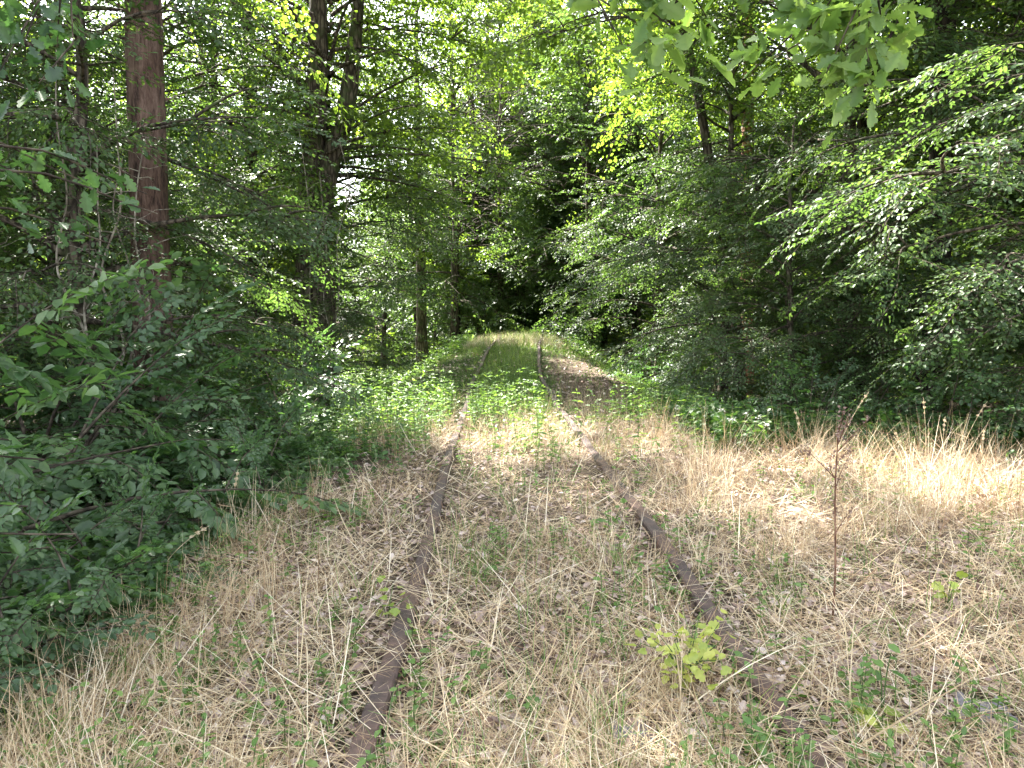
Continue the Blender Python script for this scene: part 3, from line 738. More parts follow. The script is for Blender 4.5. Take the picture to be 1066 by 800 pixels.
# ------------------------------------------------------------------ shrubs
sh = [
    (SH[0], -4.0, 4.3, .4, 1.0, 'large shrub of long drooping leaves at the left edge, nearest to the viewer'),
    (SH[1], -3.75, 6.0, 1.9, 1.0, 'dense blue green shrub between the long leaved shrub and the pine'),
    (SH[0], -4.6, 7.2, 3.0, .95, 'shrub with pale hanging sprays just in front of the thick pine trunk'),
    (SH[1], -4.2, 8.0, 4.2, .72, 'dark shrub at the track side below the small hornbeam'),
    (SH[2], -4.0, 9.8, .8, .62, 'shrub with speckled sunlit leaves at the left of the green bank'),
    (SH[1], -4.4, 11.7, 5.0, .9, 'dark shrub below the bushy hornbeam left of the bank'),
    (SH[2], -5.2, 5.6, 2.0, 1.15, 'tall shrub with broad leaves behind the long leaved shrub'),
    (SH[2], -4.3, 9.0, 5.6, 1.2, 'tall broad leaved shrub hiding the foot of the thick pine'),
    (SH[1], -4.0, 12.6, 3.7, 1.15, 'tall dark shrub between the pine and the forked tree'),
    (SH[1], -6.4, 8.4, 1.2, 1.0, 'shrub half hidden behind the left shrubs, left of the thick pine'),
    (SH[1], -7.6, 10.8, 4.2, 1.0, 'shrub in shade at the left edge behind the pale bare saplings'),
    (SH[2], -3.1, 3.0, 3.6, .62, 'small broad leaved shrub at the bottom left corner'),
    (SH[1], -4.8, 14.2, 1.0, .8, 'small dark shrub in front of the foot of the forked tree'),
    (SH[1], 4.1, 10.4, 2.2, .62, 'grey green shrub at the right edge of the track near the white flowers'),
    (SH[2], 5.2, 9.2, 4.0, .68, 'dark shrub behind the brown dead stalk'),
    (SH[1], 5.0, 11.2, .4, .85, 'shaded shrub under the tall hornbeam on the right'),
    (SH[2], 6.7, 8.2, 1.5, .55, 'low broad leaved shrub under the drooping hornbeam'),
    (SH[2], 3.9, 15.0, 3.3, .55, 'small shrub on the right slope of the mound'),
    (SH[1], 8.4, 8.4, 5.3, .8, 'shrub in deep shade at the right end of the dry grass'),
    (SH[1], 3.6, 20.5, 2.7, .85, 'shrub in shade at the right foot of the mound crest'),
    (SH[2], 3.0, 29.5, 1.2, .7, 'shrub beside the sunlit grass at the crest'),
]
for pr, x, y, rz, s, lab in sh:
    put(use(pr), x, y, rz, s, lab, 'shrub', 'shrubs along both sides of the track')
rng = np.random.default_rng(13)
ls = []
for y in np.arange(2.2, 10.5, .42):
    for k in range(2 if y < 7 else 1):
        x = -2.0 - .10 * y ** .5 - (.25 + .55 * k) + rng.normal(0, .12)
        if y < 3: x -= .15
        ls.append((x, y))
for k, (x, y) in enumerate(ls):
    put(use(LS[k % 2]), x, y, rng.uniform(0, 6.28), rng.uniform(.55, .85), 'knee high leafy shrub at the foot of the left shrubs beside the dry grass', 'shrub', 'low shrubs lining the left of the dry grass')
for k in range(12):
    x = rng.uniform(2.6, 9.5); y = 9.3 + rng.uniform(-.3, .6) - (.12 * (x - 5) if x > 5 else 0) + (1.2 if x < 3.6 else 0)
    put(use(LS[k % 2]), x, y, rng.uniform(0, 6.28), rng.uniform(.5, .85), 'knee high leafy shrub at the back edge of the dry grass on the right', 'shrub', 'low shrubs behind the dry grass')

# ------------------------------------------------------------------ oaks whose branches hang into the top of the picture
def oak(label, x, y, trunk, limbs, tips, seed, tint=.55):
    rr = np.random.default_rng(seed)
    root = put(empty('oak_tree'), x, y, 0, 1, label, 'tree', 'oaks overhanging the viewer'); root.location.z = 0
    g = Geo(); p = smooth_path(trunk, 60); add_tube(g, p, np.linspace(.30, .10, 60), 16, 0, .5, .03, rr); g.build('trunk', M['bark'], root)
    allp = []
    for l in limbs:
        g = Geo(); q = smooth_path(l, 40); add_tube(g, q, np.linspace(.055, .008, 40), 8, 0, .5, .04, rr); g.build('limb', M['bark'], root); allp.append(q)
    allp = np.concatenate(allp)
    cg = Geo(); P, D, Nn, S, T = [], [], [], [], []
    a0, a1 = [], []
    for tip in tips:
        c = A(*tip[:3]); n = int(tip[3]); sp = tip[4]
        k = np.argmin(np.linalg.norm(allp - c, axis=1) + (allp[:, 2] < c[2]) * .5)
        st = allp[k]; mid = (st + c) / 2 + rr.normal(0, .05, 3)
        a0 += [st, mid]; a1 += [mid, c]
        tt = np.clip(tint + rr.normal(0, .18), 0, 1)
        for i in range(n):
            f = rr.beta(3, 1); q = mid * (1 - f) + c * f
            d = nz(nz(c - mid) * .6 + rr.normal(0, .8, 3) * A(1, 1, .6) + A(0, 0, -.15))
            P.append(q + d * .02 + rr.normal(0, sp * .25, 3)); D.append(d)
            Nn.append(nz(A(0, -.35, .9) + rr.normal(0, .5, 3))); S.append(rr.uniform(.06, .108)); T.append(np.clip(tt + rr.normal(0, .15), 0, 1))
    add_leaves(cg, 'oak', np.array(P), np.array(D), np.array(Nn), np.array(S), np.array(T))
    add_sticks(cg, np.array(a0), np.array(a1), .004, .002, 1, .5, 5)
    return root, cg, rr
def at(px, py, d):
    """a point seen at this pixel of the photo, d metres ahead"""
    return A((px - 533) / 800 * d, d, CAM_Z + (330 - py) / 800 * d)
rr = np.random.default_rng(3)
tips = []
ox, oy = 4.2, -1.6
def tip(px, py, d, n, sp): 
    q = at(px, py, d); tips.append((q[0] - ox, q[1] - oy, q[2], n, sp))
for px, py, d, n in [(880, 80, 2.5, 11), (905, 95, 2.45, 9), (915, 50, 2.5, 10), (860, 35, 2.6, 12), (830, 15, 2.6, 12), (800, -10, 2.7, 12), (890, 10, 2.55, 12), (930, -20, 2.5, 12), (845, 62, 2.55, 7), (780, 25, 2.7, 8), (760, -15, 2.75, 10), (875, -40, 2.5, 12),
                     (690, 20, 2.4, 9), (665, 5, 2.4, 8), (705, 60, 2.35, 9), (680, 75, 2.35, 6), (650, 20, 2.45, 6), (618, 8, 2.4, 4), (720, -15, 2.5, 10), (650, -35, 2.5, 10), (700, 95, 2.3, 4), (740, 50, 2.7, 5), (800, 95, 3.0, 5), (785, 105, 3.0, 4), (860, 110, 2.5, 4), (895, 115, 2.45, 4)]:
    tip(px - 12, py - 20, d, int(n * 2.3), .2)
for k in range(22):
    tip(rr.uniform(600, 1250), rr.uniform(-420, -60), rr.uniform(2.0, 3.4), 10, .2)
lim = [[(0, 0, 2.9), (-1.2, 1.8, 3.35), (-2.6, 3.7, 3.15), (-3.6, 4.2, 2.85), (-3.95, 4.3, 2.6)],
       [(0, 0, 3.2), (-1.5, 2.4, 3.5), (-2.7, 4.0, 3.0), (-3.05, 4.15, 2.62)],
       [(0, 0, 3.6), (-1.0, 3.0, 4.2), (-1.8, 4.6, 3.7)]]
o, cg, _ = oak('oak with large lobed leaves hanging down into the top right of the view', ox, oy, [(0, 0, -.3), (0, 0, 2), (.1, -.1, 5), (0, -.3, 9)], lim, tips, 5, .7)
cg.build('foliage', [M['oak'], M['twig']], o)
tips = []; ox, oy = -3.9, .2
for px, py, d, n in [(20, 30, 2.8, 8), (60, 20, 2.9, 9), (40, 60, 2.8, 9), (75, 60, 3.0, 7), (15, 85, 2.7, 8), (55, 95, 2.8, 6), (100, 15, 3.1, 7), (90, -10, 3.1, 9), (20, -20, 2.8, 9), (5, 50, 2.6, 8), (110, 50, 3.2, 4)]:
    tip(px, py, d, n, .16)
for k in range(24):
    tip(rr.uniform(-250, 160), rr.uniform(-250, -20), rr.uniform(2.4, 3.4), 9, .2)
lim = [[(0, 0, 2.5), (.6, 1.4, 3.0), (1.5, 2.4, 2.95), (2.3, 2.7, 2.75)], [(0, 0, 2.8), (.9, 1.8, 3.3), (2.0, 2.8, 3.0)]]
o, cg, _ = oak('oak with leaves coloured bluish as in shade, reaching into the top left corner', ox, oy, [(0, 0, -.3), (0, 0, 2), (-.1, 0, 5), (0, 0, 8)], lim, tips, 6, .3)
cg.build('foliage', [M['shrub'], M['twig']], o)  # shrub leaf colour stands in for oak leaves in shade
# the long leaved branch low at the left edge
tips = []; ox, oy = -3.1, 2.0
root = put(empty('leafy_sapling'), ox, oy, 0, 1, 'sapling with large drooping leaves close at the left edge', 'sapling')
g = Geo(); cg = Geo(); rr = np.random.default_rng(21)
for tx, ty, n in ((40, 480, 9), (20, 530, 9), (60, 250, 9), (120, 255, 9), (160, 205, 8), (40, 190, 9), (90, 190, 7), (70, 560, 5), (10, 580, 8), (15, 460, 7), (170, 225, 5)):
    d = rr.uniform(2.5, 2.9) if ty > 300 else rr.uniform(3.2, 3.9)
    q = at(tx, ty, d) - A(ox, oy, 0) ; q[2] -= float(gz(ox, oy))
    p = smooth_path([(0, 0, -.1), tuple(q * A(.3, .3, .75)), tuple(q * A(.7, .7, 1.05)), tuple(q)], 14)
    add_tube(g, p, np.linspace(.012, .003, 14), 6)
    n *= 2; f = rr.uniform(.6, 1, n); o_ = p[(f * 13).astype(int)] + rr.normal(0, .03, (n, 3))
    dr = nz(nz(p[-1] - p[-4])[None] * .7 + rr.normal(0, .6, (n, 3)) + A(0, 0, -.3))
    add_leaves(cg, 'oak', o_, dr, nz(A(0, 0, 1) + rr.normal(0, .45, (n, 3))), rr.uniform(.06, .105, n), np.clip(rr.normal(.5, .2, n), 0, 1))
g.build('stems', M['twig'], root); cg.build('foliage', [M['shrub'], M['twig']], root)

# ------------------------------------------------------------------ ground cover, grass, litter (uncountable)
rng = np.random.default_rng(99)
def in_view(n, y0, y1, k=.80, pad=.7):
    y = np.exp(rng.uniform(math.log(y0), math.log(y1), n))
    x = rng.uniform(-1, 1, n) * (k * y + pad)
    return x, y
def patch(x, y, f=1.0, seed=0):
    return wob(f * x * 2.3 + seed, f * y * 2.3 - seed)
def blades(g, x, y, h, lean, az, w, tint, bend=.5, lift=0, nseg=4, mat=0):
    n = len(x)
    t = np.linspace(0, 1, nseg + 1)[None, :]
    th = lean[:, None] + bend[:, None] * t                     # angle from upright grows along the blade
    dl = h[:, None] / nseg
    hx = np.cumsum(np.sin(th[:, :-1]) * dl, 1); hz = np.cumsum(np.cos(th[:, :-1]) * dl, 1)
    hx = np.concatenate([np.zeros((n, 1)), hx], 1); hz = np.concatenate([np.zeros((n, 1)), hz], 1)
    z0 = gz(x, y) + lift
    px = x[:, None] + hx * np.cos(az)[:, None]; py = y[:, None] + hx * np.sin(az)[:, None]
    pz = z0[:, None] + hz
    pz = np.maximum(pz, gz(px, py) + .012)
    C = np.stack([px, py, pz], -1)
    wa = az + rng.normal(PI / 2, .5, n)
    W = np.stack([np.cos(wa), np.sin(wa), rng.normal(0, .3, n)], -1)[:, None, :] * (w[:, None] * (1 - .8 * t ** 2))[..., None] * .5
    V = np.stack([C - W, C + W], 2).reshape(n, -1, 3)
    k = (nseg + 1) * 2
    f = np.array([[2 * i, 2 * i + 1, 2 * i + 3, 2 * i + 2] for i in range(nseg)])
    g.add(V.reshape(-1, 3), f[None] + (np.arange(n) * k)[:, None, None], np.full(n * nseg, 4), mat, np.repeat(tint, k))

STONES = [(CAM_Z * (1046 - 533) / (765 - 330), CAM_Z * 800 / (765 - 330)), (CAM_Z * (662 - 533) / (790 - 330), CAM_Z * 800 / (790 - 330))]
def edge_left(y): return -2.05 + .95 * sst(5.0, 8.5, y) + .12 * np.sin(2.1 * y) + .10 * np.sin(5 * y + 1) - .25 * sst(3.2, 2.2, y)
def dry_ok(x, y):
    s = x - xc(y)
    ok = (x > edge_left(y)) & (y < 10.2 + .6 * np.sin(3 * x)) & ~((x > 2.2) & (y > 8.9 + .4 * np.sin(2 * x)))
    near_rail = (np.abs(np.abs(s - .045) - .80) < .10)
    bare = np.where(s < 0, .82 - .45 * (np.abs(y - 4.7) < .45) - .35 * (y > 6.3), .84 - .25 * sst(4.5, 5.5, y) - .45 * sst(5.6, 6.4, y))
    for a, b, r in ((.985, 2.76, .17), (.435, 2.68, .08)):          # bare stones
        a, b = STONES[0] if r > .1 else STONES[1]
        ok &= (np.hypot(x - a, y - b) > r + .02) | (rng.random(len(x)) < .15)
    return ok & ~(near_rail & (rng.random(len(x)) < bare))
g = Geo()
# matted straw lying on the ground
x, y = in_view(60000, 1.5, 10.5); m = dry_ok(x, y); x, y = x[m], y[m]; n = len(x)
blades(g, x, y, rng.uniform(.08, .34, n), rng.uniform(1.1, 1.6, n), rng.uniform(0, 6.28, n), rng.uniform(.0018, .0042, n) * (1 + .05 * y), np.clip(rng.normal(.52, .22, n) + .12 * patch(x, y), 0, 1), rng.normal(0, .25, n), .02 + .05 * rng.random(n), 3)
# long fallen stalks lying over everything
x, y = in_view(4300, 1.5, 10.5); m = dry_ok(x, y); x, y = x[m], y[m]; n = len(x)
blades(g, x, y, rng.uniform(.22, .62, n), rng.uniform(.75, 1.5, n), rng.uniform(0, 6.28, n), rng.uniform(.0018, .0050, n) * (1 + .04 * y), np.clip(rng.normal(.70, .25, n), 0, 1), rng.normal(.15, .3, n), .03, 5)
# standing and leaning stalks, in tufts
nt = 3100; tx, ty = in_view(nt, 1.7, 10.5)
m = dry_ok(tx, ty); tx, ty = tx[m], ty[m]
s = tx - xc(ty)
tall = .50 + .55 * sst(.9, 1.5, s) * sst(4, 5.5, ty) + .35 * np.exp(-((s + .9) / .5) ** 2) * sst(4.5, 6, ty) + .25 * np.exp(-((tx + 1.8) / .4) ** 2) * sst(3.5, 4.5, ty) - .12 * sst(.8, .3, np.abs(s))
tall = tall * np.clip(.78 + 1.8 * patch(tx, ty, .8, 21), .5, 1.35) + .45 * sst(7.3, 8.4, ty) * (tx > 2.2) * (rng.random(len(tx)) < .16)
keep = rng.random(len(tx)) < np.clip(tall + .25 * patch(tx, ty, .7, 3), .12, 1); tx, ty, tall = tx[keep], ty[keep], tall[keep]
for k in (0,):
    cnt = rng.integers(8, 30, len(tx)); ix = np.repeat(np.arange(len(tx)), cnt); n = len(ix)
    sp = .05 + .05 * rng.random(len(tx))
    x = tx[ix] + rng.normal(0, 1, n) * sp[ix]; y = ty[ix] + rng.normal(0, 1, n) * sp[ix]
    taz = rng.uniform(0, 6.28, len(tx)); tl = np.abs(rng.normal(.48, .45, len(tx)))
    az = taz[ix] + rng.normal(0, .9, n); le = np.abs(tl[ix] + rng.normal(0, .28, n))
    h = tall[ix] * rng.uniform(.35, 1.0, n) * .62
    blades(g, x, y, h, le, az, rng.uniform(.0016, .0034, n) * (1 + .05 * y), np.clip(rng.normal(.52, .16, n) + rng.normal(0, .2, len(tx))[ix], 0, 1), np.abs(rng.normal(.35, .4, n)), 0, 4)
# dry grass mixed into the herbs, and along the crest
x = rng.uniform(-2.2, 3.2, 14000); y = rng.uniform(8.5, 16, 14000); s = x - xc(y)
m = (rng.random(len(x)) < np.clip(1.1 - .14 * (y - 8.5), 0, 1)) & (np.abs(s) < 2.2) & (np.abs(np.abs(s - .045) - .80) > .08); x, y = x[m], y[m]; n = len(x)
blades(g, x, y, rng.uniform(.10, .42, n), np.abs(rng.normal(.5, .45, n)), rng.uniform(0, 6.28, n), rng.uniform(.0028, .005, n), np.clip(rng.normal(.55, .2, n), 0, 1), np.abs(rng.normal(.4, .4, n)), 0, 4)
x = rng.uniform(-4, 4.5, 16000); y = rng.uniform(25.5, 33, 16000); s = x - xc(y); m = (np.abs(s) < 2.9) & (np.abs(np.abs(s - .045) - .80) > .08); x, y = x[m], y[m]; n = len(x)
blades(g, x, y, rng.uniform(.15, .40, n), np.abs(rng.normal(.4, .35, n)), rng.uniform(0, 6.28, n), rng.uniform(.006, .010, n), np.clip(rng.normal(.85, .2, n), 0, 1), np.abs(rng.normal(.4, .4, n)), 0, 3)
tag(g.build('dry_grass', M['straw']), kind='stuff')

g = Geo()
nt = 1500; tx, ty = in_view(nt, 1.6, 14)
s = tx - xc(ty)
pr_ = .10 + .40 * np.exp(-((s - .1) / .6) ** 2) + .25 * sst(-1.5, -2.0, tx) * (ty > 3) + .3 * (patch(tx, ty, 1, 8) > .12) + .5 * sst(8.5, 10, ty) * (np.abs(s) < 2.2)
m = (rng.random(nt) < pr_) & (tx > edge_left(ty) - .2) & ~((tx > 2.4) & (ty > 9.4)) & (np.abs(np.abs(s - .045) - .80) > .06); tx, ty = tx[m], ty[m]
cnt = rng.integers(5, 18, len(tx)); ix = np.repeat(np.arange(len(tx)), cnt); n = len(ix)
x = tx[ix] + rng.normal(0, .05, n); y = ty[ix] + rng.normal(0, .05, n)
blades(g, x, y, rng.uniform(.10, .34, n), np.abs(rng.normal(.35, .3, n)), rng.uniform(0, 6.28, n), rng.uniform(.003, .006, n), np.clip(rng.normal(.5, .22, n), 0, 1), np.abs(rng.normal(.7, .5, n)), 0, 4)
# grass on the crest and the bank
x = rng.uniform(-9, 6, 70000); y = rng.uniform(12, 36, 70000); s = x - xc(y)
m = ((np.abs(s) < 3.4 + .4 * wob(x, y)) & ~((s > .8) & (s < 2.9) & (y < 22.5 + 2 * wob(x, y)) & (rng.random(len(x)) < .86)) & ~((s < -.9) & (s > -2.4) & (y < 22) & (rng.random(len(x)) < .75))) | ((s < -2.6) & (s > -7) & (rng.random(len(x)) < .6))
m &= np.abs(np.abs(s - .045) - .80) > .10
x, y = x[m], y[m]; n = len(x); s = x - xc(y)
hh = rng.uniform(.08, .30, n) * (1 + 1.2 * np.clip(patch(x, y, .7, 31), 0, .5) + .5 * sst(24, 28, y)) * (1 + .5 * (np.abs(s) > 3)) * (1 - .35 * sst(1, 1.6, np.abs(s)) * (np.abs(s) < 2.8))
blades(g, x, y, hh, np.abs(rng.normal(.3, .25, n)), rng.uniform(0, 6.28, n), rng.uniform(.006, .011, n), np.clip(rng.normal(.6, .22, n), 0, 1), np.abs(rng.normal(.6, .4, n)), 0, 3)
tag(g.build('green_grass', M['grass']), kind='stuff')

# dead leaves and bits
g = Geo()
x, y = in_view(46000, 1.4, 12); s = x - xc(y); m = (x > edge_left(y) - .4); x, y = x[m], y[m]
x2 = rng.uniform(-8, 9, 26000); y2 = rng.uniform(6, 34, 26000); s2 = x2 - xc(y2)
m2 = (np.abs(s2) > .85) | (rng.random(len(x2)) < .3); x, y = np.concatenate([x, x2[m2]]), np.concatenate([y, y2[m2]]); n = len(x)
P = np.stack([x, y, gz(x, y) + .010 + .055 * rng.random(n) ** 1.5], -1)
far_ = np.where(y > 9, 1.6, 1.0)
kp = rng.random(n) < .62; x, y, P, far_ = x[kp], y[kp], P[kp], far_[kp]; n = len(x)
add_leaves(g, 'oak', P[::2], np.stack([rng.normal(0, 1, (n + 1) // 2), rng.normal(0, 1, (n + 1) // 2), rng.normal(0, .3, (n + 1) // 2)], -1), nz(A(0, 0, 1) + rng.normal(0, .55, ((n + 1) // 2, 3))), rng.uniform(.025, .065, (n + 1) // 2) * far_[::2], np.clip(rng.normal(.45, .25, (n + 1) // 2) + .25 * patch(x, y, .8, 5)[::2], 0, 1))
add_leaves(g, 'oval', P, np.stack([rng.normal(0, 1, n), rng.normal(0, 1, n), rng.normal(0, .25, n)], -1), nz(A(0, 0, 1) + rng.normal(0, .45, (n, 3))), rng.uniform(.018, .065, n) * far_, np.clip(rng.normal(.5, .25, n) + .25 * patch(x, y, .8, 5), 0, 1))
tag(g.build('leaf_litter', M['litter']), kind='stuff')

# herbs: upright stems with leaf pairs
def herb_field(name, x, y, hmin, hmax, leaf, mat, size, tint):
    g = Geo(); n = len(x); z = gz(x, y)
    h = rng.uniform(hmin, hmax, n); lx = rng.normal(0, .12, n) * h; ly = rng.normal(0, .12, n) * h
    p0 = np.stack([x, y, z], -1); p1 = np.stack([x + lx, y + ly, z + h], -1)
    add_sticks(g, p0, p1, .003, .0015, 1)
    m = 5
    for k in range(m):
        f = (k + 1) / m * rng.uniform(.85, 1, n)
        q = p0 * (1 - f[:, None]) + p1 * f[:, None]
        a = rng.uniform(0, 6.28, n)
        for b in (0, PI):
            d = np.stack([np.cos(a + b), np.sin(a + b), rng.normal(.1, .3, n)], -1)
            add_leaves(g, leaf, q, d, nz(A(0, 0, 1) + rng.normal(0, .35, (n, 3))), size * rng.uniform(.6, 1.2, n) * (1.1 - .35 * k / m), np.clip(tint + rng.normal(0, .2, n), 0, 1))
    tag(g.build(name, [mat, M['green_stem']]), kind='stuff')
x = rng.uniform(-3.4, 3.6, 9000); y = rng.uniform(6.8, 17.5, 9000); s = x - xc(y)
clump = patch(x, y, .9, 2) + .6 * patch(x, y, 2.3, 7)
m = (rng.random(len(x)) < np.clip(sst(6.6, 12, y) * (.50 - .40 * sst(14, 17, y)) * (.10 + 5.0 * np.clip(clump + .05, 0, .4)) + .25 * sst(-.8, -1.6, s) * (y > 8), 0, 1)) & (np.abs(s) < 2.7) & ~((s > .95) & (y > 12)) & ~((s < -1.1) & (y > 14)) & (np.abs(np.abs(s - .045) - .80) > np.where(y > 12.5, .2, np.where(s < 0, .12, .05)))
half_ = rng.random(len(x)) < .5
herb_field('track_herbs', x[m & half_], y[m & half_], .10, .62, 'oval', M['herb'], .058, .62)
herb_field('track_weeds', x[m & ~half_], y[m & ~half_], .22, .78, 'long', M['herb'], .085, .75)
x = rng.uniform(-9, 0, 5200); y = rng.uniform(17, 34, 5200); s = x - xc(y); m = (s < np.where(y > 24, -1.7, -3.0)) & (s > -8) & (rng.random(len(x)) < .7)
herb_field('bright_weeds', x[m], y[m], .25, .75, 'oval', M['herb'], .12, .7)
x = rng.uniform(1.5, 8, 2600); y = rng.uniform(20, 36, 2600); s = x - xc(y); m = (s > np.where(y > 25, 1.7, 3.0)) & (s < 6)
herb_field('bank_weeds', x[m], y[m], .2, .6, 'oval', M['herb'], .11, .6)
x, y = in_view(9000, 2.0, 16); s = x - xc(y); m = (x < edge_left(y) + .05) & (x > -4.6)
m |= (x > -3.2) & (x < -1.6) & (y > 6) & (y < 14)
herb_field('ground_cover', x[m], y[m], .08, .32, 'round', M['cover'], .06, .45)
x, y = in_view(2300, 1.8, 9.5); s = x - xc(y); m = (x > edge_left(y)) & (patch(x, y, 1.1, 11) > -.05) & (np.abs(np.abs(s - .045) - .80) > .05)
herb_field('grass_weeds', x[m], y[m], .05, .22, 'oval', M['herb'], .045, .6)
x = rng.uniform(2.2, 9.5, 2200); y = rng.uniform(8.6, 12, 2200); s = x - xc(y); m = y > 8.9 + .4 * np.sin(2 * x)
herb_field('edge_cover', x[m], y[m], .12, .5, 'round', M['cover'], .09, .45)

# ------------------------------------------------------------------ single plants one can point to
def seedling(label, x, y, seed, n, h, spread, mat, size, leaf='lobed', name='seedling', cat='plant', group=None, tint=.5, stems=5):
    rr = np.random.default_rng(seed); root = put(empty(name), x, y, 0, 1, label, cat, group)
    g = Geo(); c = Geo(); P, D = [], []
    per = max(1, n // stems)
    for k in range(stems):
        a = k * 2.4 + rr.normal(0, .3); r = spread * rr.uniform(.4, 1)
        p = smooth_path([(0, 0, -.03), (r * .3 * math.cos(a), r * .3 * math.sin(a), h * .5), (r * math.cos(a), r * math.sin(a), h * rr.uniform(.55, 1))], 10)
        add_tube(g, p, np.linspace(.004, .0015, 10), 5)
        for i in range(per):
            P.append(p[rr.integers(4, 10)] + rr.normal(0, .035, 3)); aa = rr.uniform(0, 6.28); D.append((math.cos(aa), math.sin(aa), rr.normal(-.1, .25)))
    P = np.array(P); m_ = len(P)
    add_leaves(c, leaf, P, np.array(D), nz(A(0, -.25, 1) + rr.normal(0, .4, (m_, 3))), size * rr.uniform(.6, 1.15, m_), np.clip(rr.normal(tint, .25, m_), 0, 1))
    g.build('stem', M['green_stem'], root); c.build('foliage', mat, root)
    return root
SG = 'seedlings in the dry grass'
def gp(px, py):
    """ground point seen at this pixel"""
    d = CAM_Z * 800 / (py - 330); return (px - 533) / 800 * d, d
x, y = gp(722, 745); seedling('bright yellow green seedling with lobed leaves beside the buried rail', x, y, 81, 100, .33, .25, M['lime'], .052, group=SG, stems=12)
x, y = gp(925, 785); seedling('small lime green seedling at the bottom right', x, y, 82, 14, .13, .14, M['lime'], .08, group=SG, tint=.25, stems=4)
x, y = gp(935, 770); seedling('upright dark green herb behind the small lime seedling', x, y, 83, 14, .36, .05, M['herb'], .06, 'oval', group=SG, stems=2)
x, y = gp(400, 665); seedling('yellowish seedling growing against the left rail', x, y, 84, 16, .2, .14, M['lime'], .05, group=SG, tint=.1, stems=4)
x, y = gp(1000, 640); seedling('pale green seedling standing in the dry grass at the right', x, y, 85, 10, .2, .12, M['lime'], .06, group=SG, tint=.2, stems=3)
x, y = gp(640, 560); seedling('green seedling between the rails near the start of the right rail', x, y, 86, 22, .22, .16, M['herb'], .06, 'oval', group=SG, stems=5)
x, y = gp(545, 770); seedling('low green seedling at the bottom between the rails', x, y, 87, 12, .1, .12, M['herb'], .055, group=SG, stems=4)
x, y = gp(505, 615); seedling('fresh green seedling in the middle of the track', x, y, 88, 18, .14, .16, M['herb'], .05, 'oval', group=SG, stems=5)

# brown dead stalk
x, y = gp(877, 655)
root = put(empty('dead_stalk'), x, y, 0, 1, 'tall brown dead dock stalk standing alone in the dry grass at the right', 'plant')
rr = np.random.default_rng(91); g = Geo(); p = smooth_path([(0, 0, -.05), (.005, 0, .3), (-.01, 0, .7), (0, .01, 1.03)], 30)
add_tube(g, p, np.linspace(.006, .003, 30), 7); st = g.build('stem', M['stem'], root)
g = Geo()
for k in range(11):
    c = Geo()
    j = rr.integers(14, 29); q = limb_path(p[j], rr.uniform(0, 6.28), rr.uniform(.1, .26), rr.uniform(.8, 1.3), .05, rr); add_tube(g, q, np.linspace(.003, .001, len(q)), 5)
    o_ = q[rr.integers(2, 7, 30)] + rr.normal(0, .008, (30, 3)); add_leaves(c, 'round', o_, rr.normal(0, 1, (30, 3)), nz(rr.normal(0, 1, (30, 3))), rr.uniform(.008, .016, 30), rr.random(30) * .35); c.build('seed_head', M['litter'], root)
g.build('twigs', M['stem'], root)

# tall grass stalks with seed heads
def stalk(label, x, y, h, lean, az, seed, green=False):
    rr = np.random.default_rng(seed); root = put(empty('grass_stalk'), x, y, 0, 1, label, 'grass stalk', 'single tall grass stalks')
    t = np.linspace(0, 1, 14); th = lean * (.35 + .65 * t); dx = np.cumsum(np.sin(th)) * h / 14; dz = np.cumsum(np.cos(th)) * h / 14
    p = np.stack([dx * math.cos(az), dx * math.sin(az), dz - .02], -1)
    g = Geo(); add_tube(g, p, np.linspace(.003, .0014, 14), 5, 0, .7); g.build('stem', M['straw'], root)
    c = Geo(); n = 110; f = rr.uniform(.80, 1, n); o_ = p[np.clip((f * 13).astype(int), 0, 13)] + rr.normal(0, .0045, (n, 3))
    d = nz(p[-1] - p[-3])[None] + rr.normal(0, .25, (n, 3)); add_leaves(c, 'long', o_, d, nz(rr.normal(0, 1, (n, 3))), rr.uniform(.010, .019, n), rr.uniform(.5, 1, n)); c.build('seed_head', M['straw'], root)
    for i in range(3):
        b = Geo(); j = 2 + 2 * i; q = limb_path(p[j], rr.uniform(0, 6.28), rr.uniform(.12, .28), rr.uniform(.6, 1.2), .5, rr)
        add_leaves(b, 'blade', q[0:1], (q[-1] - q[0])[None], nz(rr.normal(0, 1, (1, 3))), [np.linalg.norm(q[-1] - q[0])], [.5])
        b.build('blade', M['grass'] if green else M['straw'], root)
sd = [(970, 490, .75, -.12, 0, 'tall pale grass stalk upright before the drooping hornbeam'),
      (985, 500, .62, .05, 0, 'pale grass stalk with a bent head right of the tallest stalk'),
      (955, 505, .55, .5, PI, 'grass stalk leaning left beside the tallest pale stalk'),
      (1000, 495, .8, .55, 0, 'long thin grass stalk leaning right over the dark shade'),
      (1028, 500, .5, .02, 0, 'short upright grass stalk near the right edge'),
      (870, 490, .9, .6, 0, 'long grass stalk arching right above the brown dead stalk'),
      (850, 500, .75, .4, PI, 'thin stalk leaning left behind the brown dead stalk'),
      (232, 560, .55, .22, 0, 'yellow grass stalk standing against the dark left shrubs'),
      (140, 620, .6, 1.05, 0, 'long green grass stalk leaning far right out of the left shrubs'),
      (845, 560, .55, .55, 0, 'long straw leaning right in the middle of the right grass'),
      (620, 590, .4, .03, 0, 'thin upright straw between the rails'),
      (715, 790, .45, .02, 0, 'white thin upright straw next to the yellow seedling'),
      (430, 560, .5, .15, PI, 'straw stalk standing beside the left rail')]
for k, (px, py, h, le, az, lab) in enumerate(sd):
    x, y = gp(px, py); stalk(lab, x, y, h, le, az, 500 + k, lab.startswith('long green'))

